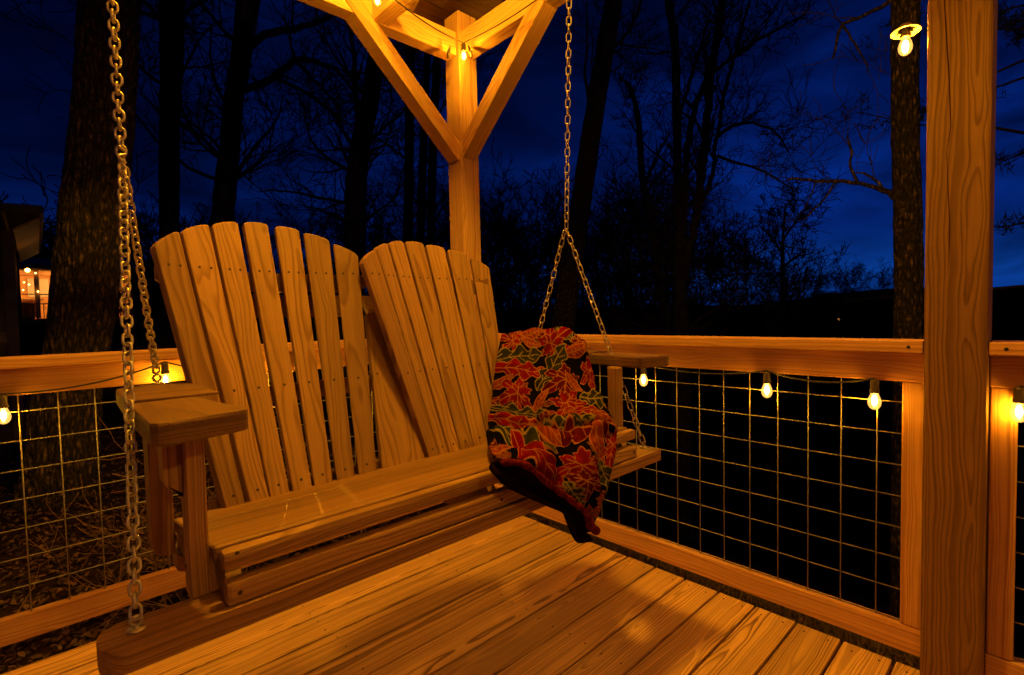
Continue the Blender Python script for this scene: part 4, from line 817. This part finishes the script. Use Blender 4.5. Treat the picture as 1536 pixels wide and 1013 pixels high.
tree(T['t8'], 'many stemmed bare tree spreading wide above the right hand railing', 10, ntw=30, crown_from=.35, tl=2.2, minr=.008, tw_limb=14)
tree(T['t9'], 'small slender bare tree standing alone against the brighter sky', 11, ntw=22, crown_from=.45, tl=1.5, minr=.016)
tree(T['t10'], 'straight rough trunk with a broken dead limb beside the thick near post', 12, BARKN, bark=.035, skipcrown=False, ntw=4, crown_from=.75, tl=1.0, depth=2, minr=.004, tw_limb=2)
# needle clumps for pines
def clump(V, F, p, s, rn, n=16):
    for _ in range(n):
        d = (rvec(rn) + Vector((0, 0, .35))).normalized(); q = p + rvec(rn) * s * .35; w_ = d.orthogonal().normalized() * s * .05; b = len(V); V += [q - w_, q + w_, q + d * s * rn.uniform(.5, 1)]; F.append((b, b + 1, b + 2))
def pine(limbs, label, seed, boughs, bl, s, lo=.15, name='pine_tree', group=None, per=16):
    rn = random.Random(seed); root = tree(limbs, label, seed, skipcrown=True, name=name, group=group); L0 = [Vector(q[:3]) for q in limbs[0]]; R0 = [q[3] for q in limbs[0]]; P, Rr = dens(L0, R0, .25); V, F = [], []; VN, FN = [], []
    for _ in range(boughs):
        f = rn.uniform(lo, 1); i = int(f * (len(P) - 1)); a = rn.uniform(0, 6.28); ln = bl * (1.15 - .7 * f) * rn.uniform(.6, 1.2); d = Vector((math.cos(a), math.sin(a), rn.uniform(-.05, .25))); q = P[i].copy(); pts = [q.copy()]
        for k in range(6):
            d = (d + rvec(rn) * .18 + Vector((0, 0, .02))).normalized(); q = q + d * ln / 6; pts.append(q.copy())
            if k > 1:
                for _2 in range(3): clump(VN, FN, q + Vector((rn.uniform(-1, 1), rn.uniform(-1, 1), rn.uniform(-.25, .35))) * s * 1.3, s, rn, per)
        tube_data(V, F, pts, [max(.006, Rr[i] * .22 * (1 - k / 8)) for k in range(7)], 4)
    o0 = Vector(root.location); link('branches', mesh_from(V, F, o0, 'branches'), TWIG, root, Matrix.Translation(o0)); link('foliage', mesh_from(VN, FN, o0, 'foliage'), NEEDLE, root, Matrix.Translation(o0))
    return root
pine(T['pine'], 'layered pine with flat boughs at the right edge behind the thick near post', 21, 46, 2.6, .22, lo=.12, per=18)
def polar(az, d, z=None): 
    x = -1.99 + d * math.sin(R(az)); y_ = -2.43 + d * math.cos(R(az)); return x, y_
def simple_trunk(az, d, h, r, rn, lean=.06):
    x, y_ = polar(az, d); z0 = ground_z(x, y_) - .2; lx, ly = rn.uniform(-lean, lean), rn.uniform(-lean, lean); return [[(x + lx * h * f, y_ + ly * h * f, z0 + h * f, r * (1 - .8 * f)) for f in (0, .25, .5, .75, 1)]]
rn = random.Random(77)
pine(simple_trunk(66.5, 42, 11.0, .2, rn), 'rounded dark evergreen behind the many stemmed tree', 31, 60, 3.4, .5, lo=.25, per=10)
pine(simple_trunk(63.0, 38, 9.6, .2, rn), 'bushy dark evergreen left of the rounded evergreen, half hidden by stems', 32, 50, 3.0, .5, lo=.2, per=10)
pine(simple_trunk(69.6, 46, 9.2, .2, rn), 'lower dark evergreen right of the rounded evergreen', 33, 44, 2.6, .5, lo=.2, per=10)
pine(simple_trunk(75.2, 120, 13.5, .3, rn), 'small umbrella topped pine alone on the far ridge', 34, 30, 3.2, .9, lo=.7, per=10)
pine(simple_trunk(-1.6, 40, 7.6, .25, rn), 'dark evergreen crown above the roof of the near cabin', 35, 44, 2.6, .5, lo=.4, per=10)
pine(simple_trunk(1.6, 44, 8.2, .25, rn), 'flat topped dark pine between the cabin roof and the massive trunk', 36, 34, 2.4, .5, lo=.6, per=10)
# the far tree line: a few bare trees built once and repeated
protos = []
for k in range(4):
    limbs = [[(0, 0, 0, .12), (.05, .1, 1.8, .10), (.0, -.1, 3.6, .075), (.12, .05, 5.6, .05), (.0, .0, 7.6, .02)]]
    rnk = random.Random(100 + k); V, F = [], []; L0 = [Vector(q[:3]) for q in limbs[0]]; P, Rr = dens(L0, [q[3] for q in limbs[0]], .3); tube_data(V, F, P, Rr, 6); tm = mesh_from(V, F, Vector(), 'trunk'); tm.materials.append(BARK)
    V, F = [], []
    for _ in range(26):
        i = rnk.randint(int(len(P) * .22), len(P) - 1); a = rnk.uniform(0, 6.28); twig(V, F, P[i], Vector((math.cos(a), math.sin(a), rnk.uniform(.3, 1.1))), rnk.uniform(1.2, 2.4), max(.018, Rr[i] * .45), 3, rnk, .012)
    cm = mesh_from(V, F, Vector(), 'crown'); cm.materials.append(TWIG); protos.append((tm, cm))
def far_tree(az, d, sc_, k):
    x, y_ = polar(az, d); r = empty('bare_tree', (x, y_, ground_z(x, y_) - .1), 'dark leafless tree, one of many alike in the far woods beyond the railings', 'tree', 'bare trees in the far line of woods')
    r.scale = (sc_,) * 3; r.rotation_euler = (0, 0, rn.uniform(0, 6.28))
    for nm, me in zip(('trunk', 'crown'), protos[k % 4]):
        o = bpy.data.objects.new(nm, me); COL.objects.link(o); o.parent = r
azs = [4.6, 7.2, 8.4, 11, 12.6, 15, 17, 18.8, 20.5, 22.5, 24.2, 26, 28, 29.6, 31.2, 33, 34.5, 36, 38, 39.5, 41, 42.5, 44, 45.2, 46.6, 48, 50, 51.5, 53, 54.2, 55.8, 57.3, 58.8, 60.2, 62, 64, 66, 68, 70, 71.5, 73]
for i, az in enumerate(azs):
    d = 22 + 16 * rn.random(); g = ground_z(*polar(az, d)); want = d * math.tan(R(rn.uniform(4.5, 9.0) if az < 45 else rn.uniform(4, 9.5) - max(0, az - 64) * .7)) + 1.14 - g
    far_tree(az + rn.uniform(-.5, .5), d, want / 7.9, i)
for i, az in enumerate([71.8, 73.3, 74.3, 76.6, 77.9, 79.2]):
    d = 110; g = ground_z(*polar(az, d)); far_tree(az, d, (d * math.tan(R(rn.uniform(1.8, 3.0))) + 1.1 - g) / 7.9, i)
# undergrowth as one mass along the woods' edge
def thicket(name, n, az0, az1, d0, d1, h0, h1, seed, label, minr):
    r2 = random.Random(seed); V, F = [], []
    for _ in range(n):
        az = r2.uniform(az0, az1); d = r2.uniform(d0, d1); x, y_ = polar(az, d); twig(V, F, Vector((x, y_, ground_z(x, y_) - .1)), Vector((r2.uniform(-.3, .3), r2.uniform(-.3, .3), 1)), r2.uniform(h0, h1), minr * 2, 3, r2, minr)
    tag(link(name, mesh_from(V, F, Vector(), name), TWIG), label, kind='stuff')
thicket('undergrowth', 110, 4, 74, 20, 40, 1.6, 3.6, 9, 'tangle of dark brush along the edge of the woods', .012)
thicket('undergrowth', 50, 3.2, 10, 9, 19, .5, 1.1, 10, 'low brush around the lit porch house', .004)
thicket('distant_woods', 160, -14, 12, 30, 55, 3, 6.5, 12, 'dark woods far behind the porch house', .03)
# dry twiggy shrub just behind the left railing
def shrub(x, y_, h, n, seed, label):
    r2 = random.Random(seed); V, F = [], []; o0 = Vector((x, y_, ground_z(x, y_)))
    for _ in range(n):
        twig(V, F, o0 + Vector((r2.uniform(-.1, .1), r2.uniform(-.1, .1), 0)), Vector((r2.uniform(-.8, .8), r2.uniform(-.8, .8), .9)), h * r2.uniform(.5, 1.1), .0035, 2, r2, .0014, .05)
    m = simple('dry_stems', (.22, .13, .065), .8); tag(link('dry_shrub', mesh_from(V, F, o0, 'dry_shrub'), m, None, Matrix.Translation(o0)), label, 'shrub', 'dry shrubs behind the left railing')
shrub(-1.52, .42, .8, 7, 3, 'dry twiggy shrub behind the railing beside the left arm of the swing')
shrub(-1.28, .55, .65, 7, 4, 'dry twiggy shrub behind the railing under the middle of the swing seat')
shrub(-1.75, 1.0, .5, 4, 5, 'smaller dry shrub between the railing and the massive trunk')
# ------------------------------------------------------------------ buildings
SIDING = simple('dark_siding', (.075, .055, .038), .8, 0, 5, .25); ROOFD = simple('dark_metal_roof', (.03, .035, .045), .5, .3); TRIM = simple('brown_trim', (.12, .08, .045), .7, 0, 8, .3)
cab = empty('cabin', (-4.2, 8.5, ground_z(-4.2, 8.5)), 'dark wooden cabin corner with lit eave at the left edge', 'cabin')
box('wall', -6.4, -2.17, 6.6, 10.5, -.55, 2.36, SIDING, cab, 'x'); box('corner_trim', -2.26, -2.155, 6.585, 6.69, -.55, 2.36, TRIM, cab, 'z'); box('corner_trim', -2.45, -2.40, 6.585, 6.60, -.55, 2.36, TRIM, cab, 'z')
box('band_board', -6.3, -2.265, 6.58, 6.598, .95, 1.08, TRIM, cab, 'x')
board('roof', (-6.6, 8.5, 2.42), (-1.86, 8.5, 2.60), 4.6, .10, ROOFD, cab)
board('soffit', (-2.15, 8.45, 2.34), (-1.90, 8.45, 2.52), 4.2, .02, ROOFW, cab)
bulbm = bmesh.new(); bmesh.ops.create_icosphere(bulbm, subdivisions=2, radius=.03); link('eave_lamp', tomesh(bulbm, 'eave_lamp'), emis('eave_lamp_glow', (1, .38, .05), 34), cab, Matrix.Translation((-2.05, 8.2, 2.0)))
h = empty('porch_house', (-1.6, 21, .4), 'distant house with a glowing orange porch seen beside the massive trunk', 'house')
WL_ = simple('porch_wall', (.5, .27, .12), .7, 0, 1.5, .2)
box('porch_wall', -4.0, .6, 22.3, 22.4, 1.4, 3.1, WL_, h, 'x'); box('porch_wall', .45, .55, 19.8, 22.28, 1.4, 3.1, WL_, h, 'y'); box('porch_floor', -4.0, .6, 19.5, 22.28, 1.18, 1.395, TRIM, h, 'x')
box('ceiling', -4.0, .6, 19.6, 22.28, 2.93, 2.99, WL_, h, 'x'); board('roof', (-1.7, 19.1, 3.0), (-1.7, 23.2, 3.62), 5.0, .12, ROOFD, h); box('post', -1.98, -1.86, 19.58, 19.70, 1.4, 2.925, WL_, h, 'z'); box('post', -2.60, -2.48, 19.58, 19.70, 1.4, 2.925, WL_, h, 'z')
box('window_panel', -2.15, -1.6, 22.24, 22.29, 2.2, 2.85, simple('pale_panel', (.5, .5, .45), .3), h, 'x'); box('shelf', -3.4, -1.75, 22.05, 22.2, 2.08, 2.13, TRIM, h, 'x')
bm = bmesh.new(); 
for k in range(34): x = -4 + k * .13; tube_bm(bm, [(x, 19.6, 1.4), (x, 19.6, 1.86)], .014, 5)
tube_bm(bm, [(-4, 19.6, 1.87), (.5, 19.6, 1.87)], .022, 6); link('porch_rail', tomesh(bm, 'porch_rail'), simple('dark_rail', (.03, .02, .015), .7), h)
bm = bmesh.new(); tube_bm(bm, [(-4, 19.62, 2.18), (.5, 19.62, 2.16)], .018, 5); link('cross_cable', tomesh(bm, 'cross_cable'), CORD, h)
box('wicker_chair', -2.42, -1.98, 19.9, 20.3, 1.4, 1.92, simple('dark_wicker', (.06, .035, .02), .8, 0, 30, .4), h, 'z', bv=.06)
for k, (x, y_, z) in enumerate([(-2.36, 20.2, 2.72), (-2.22, 20.9, 2.62), (-2.1, 20.4, 2.52), (-1.93, 19.5, 2.83), (-1.9, 19.5, 2.25), (-2.25, 20.6, 2.35), (-.9, 20.9, 2.6), (-3.2, 20.9, 2.6)]):
    bm = bmesh.new(); bmesh.ops.create_icosphere(bm, subdivisions=2, radius=.11 if k > 5 else .024); link('porch_lamp', tomesh(bm, 'porch_lamp'), FARS if k > 5 else FARB, h, Matrix.Translation((x, y_, z)))
for x in (-3.5, -2.5, -1.5, -.5): box('pier', x - .06, x + .06, 19.7, 19.82, -1.2, 1.175, TRIM, h, 'z')
# far lamps on the dark slope
for az, el, s, lb in ((76.2, -1.0, .30, 'far orange yard lamp glowing on the dark slope'), (73.9, -1.25, .10, 'tiny white lamp left of the orange yard lamp'), (74.25, -.85, .10, 'topmost tiny lamp left of the orange yard lamp')):
    d = 150; x, y_ = polar(az, d); z = 1.14 + d * math.tan(R(el)); bm = bmesh.new(); bmesh.ops.create_icosphere(bm, subdivisions=2, radius=s); lamp = empty('yard_lamp', (x, y_, z - 1.5), lb, 'lamp')
    link('lamp_head', tomesh(bm, 'lamp_head'), emis('yard_glow', (1, .35, .08) if s > .2 else (.8, .8, .7), 1.6), lamp, Matrix.Translation((x, y_, z))); bm = bmesh.new(); tube_bm(bm, [(0, 0, -9), (0, 0, -s * .9)], .05, 6); link('lamp_pole', tomesh(bm, 'lamp_pole'), CORD, lamp, Matrix.Translation((x, y_, z)))
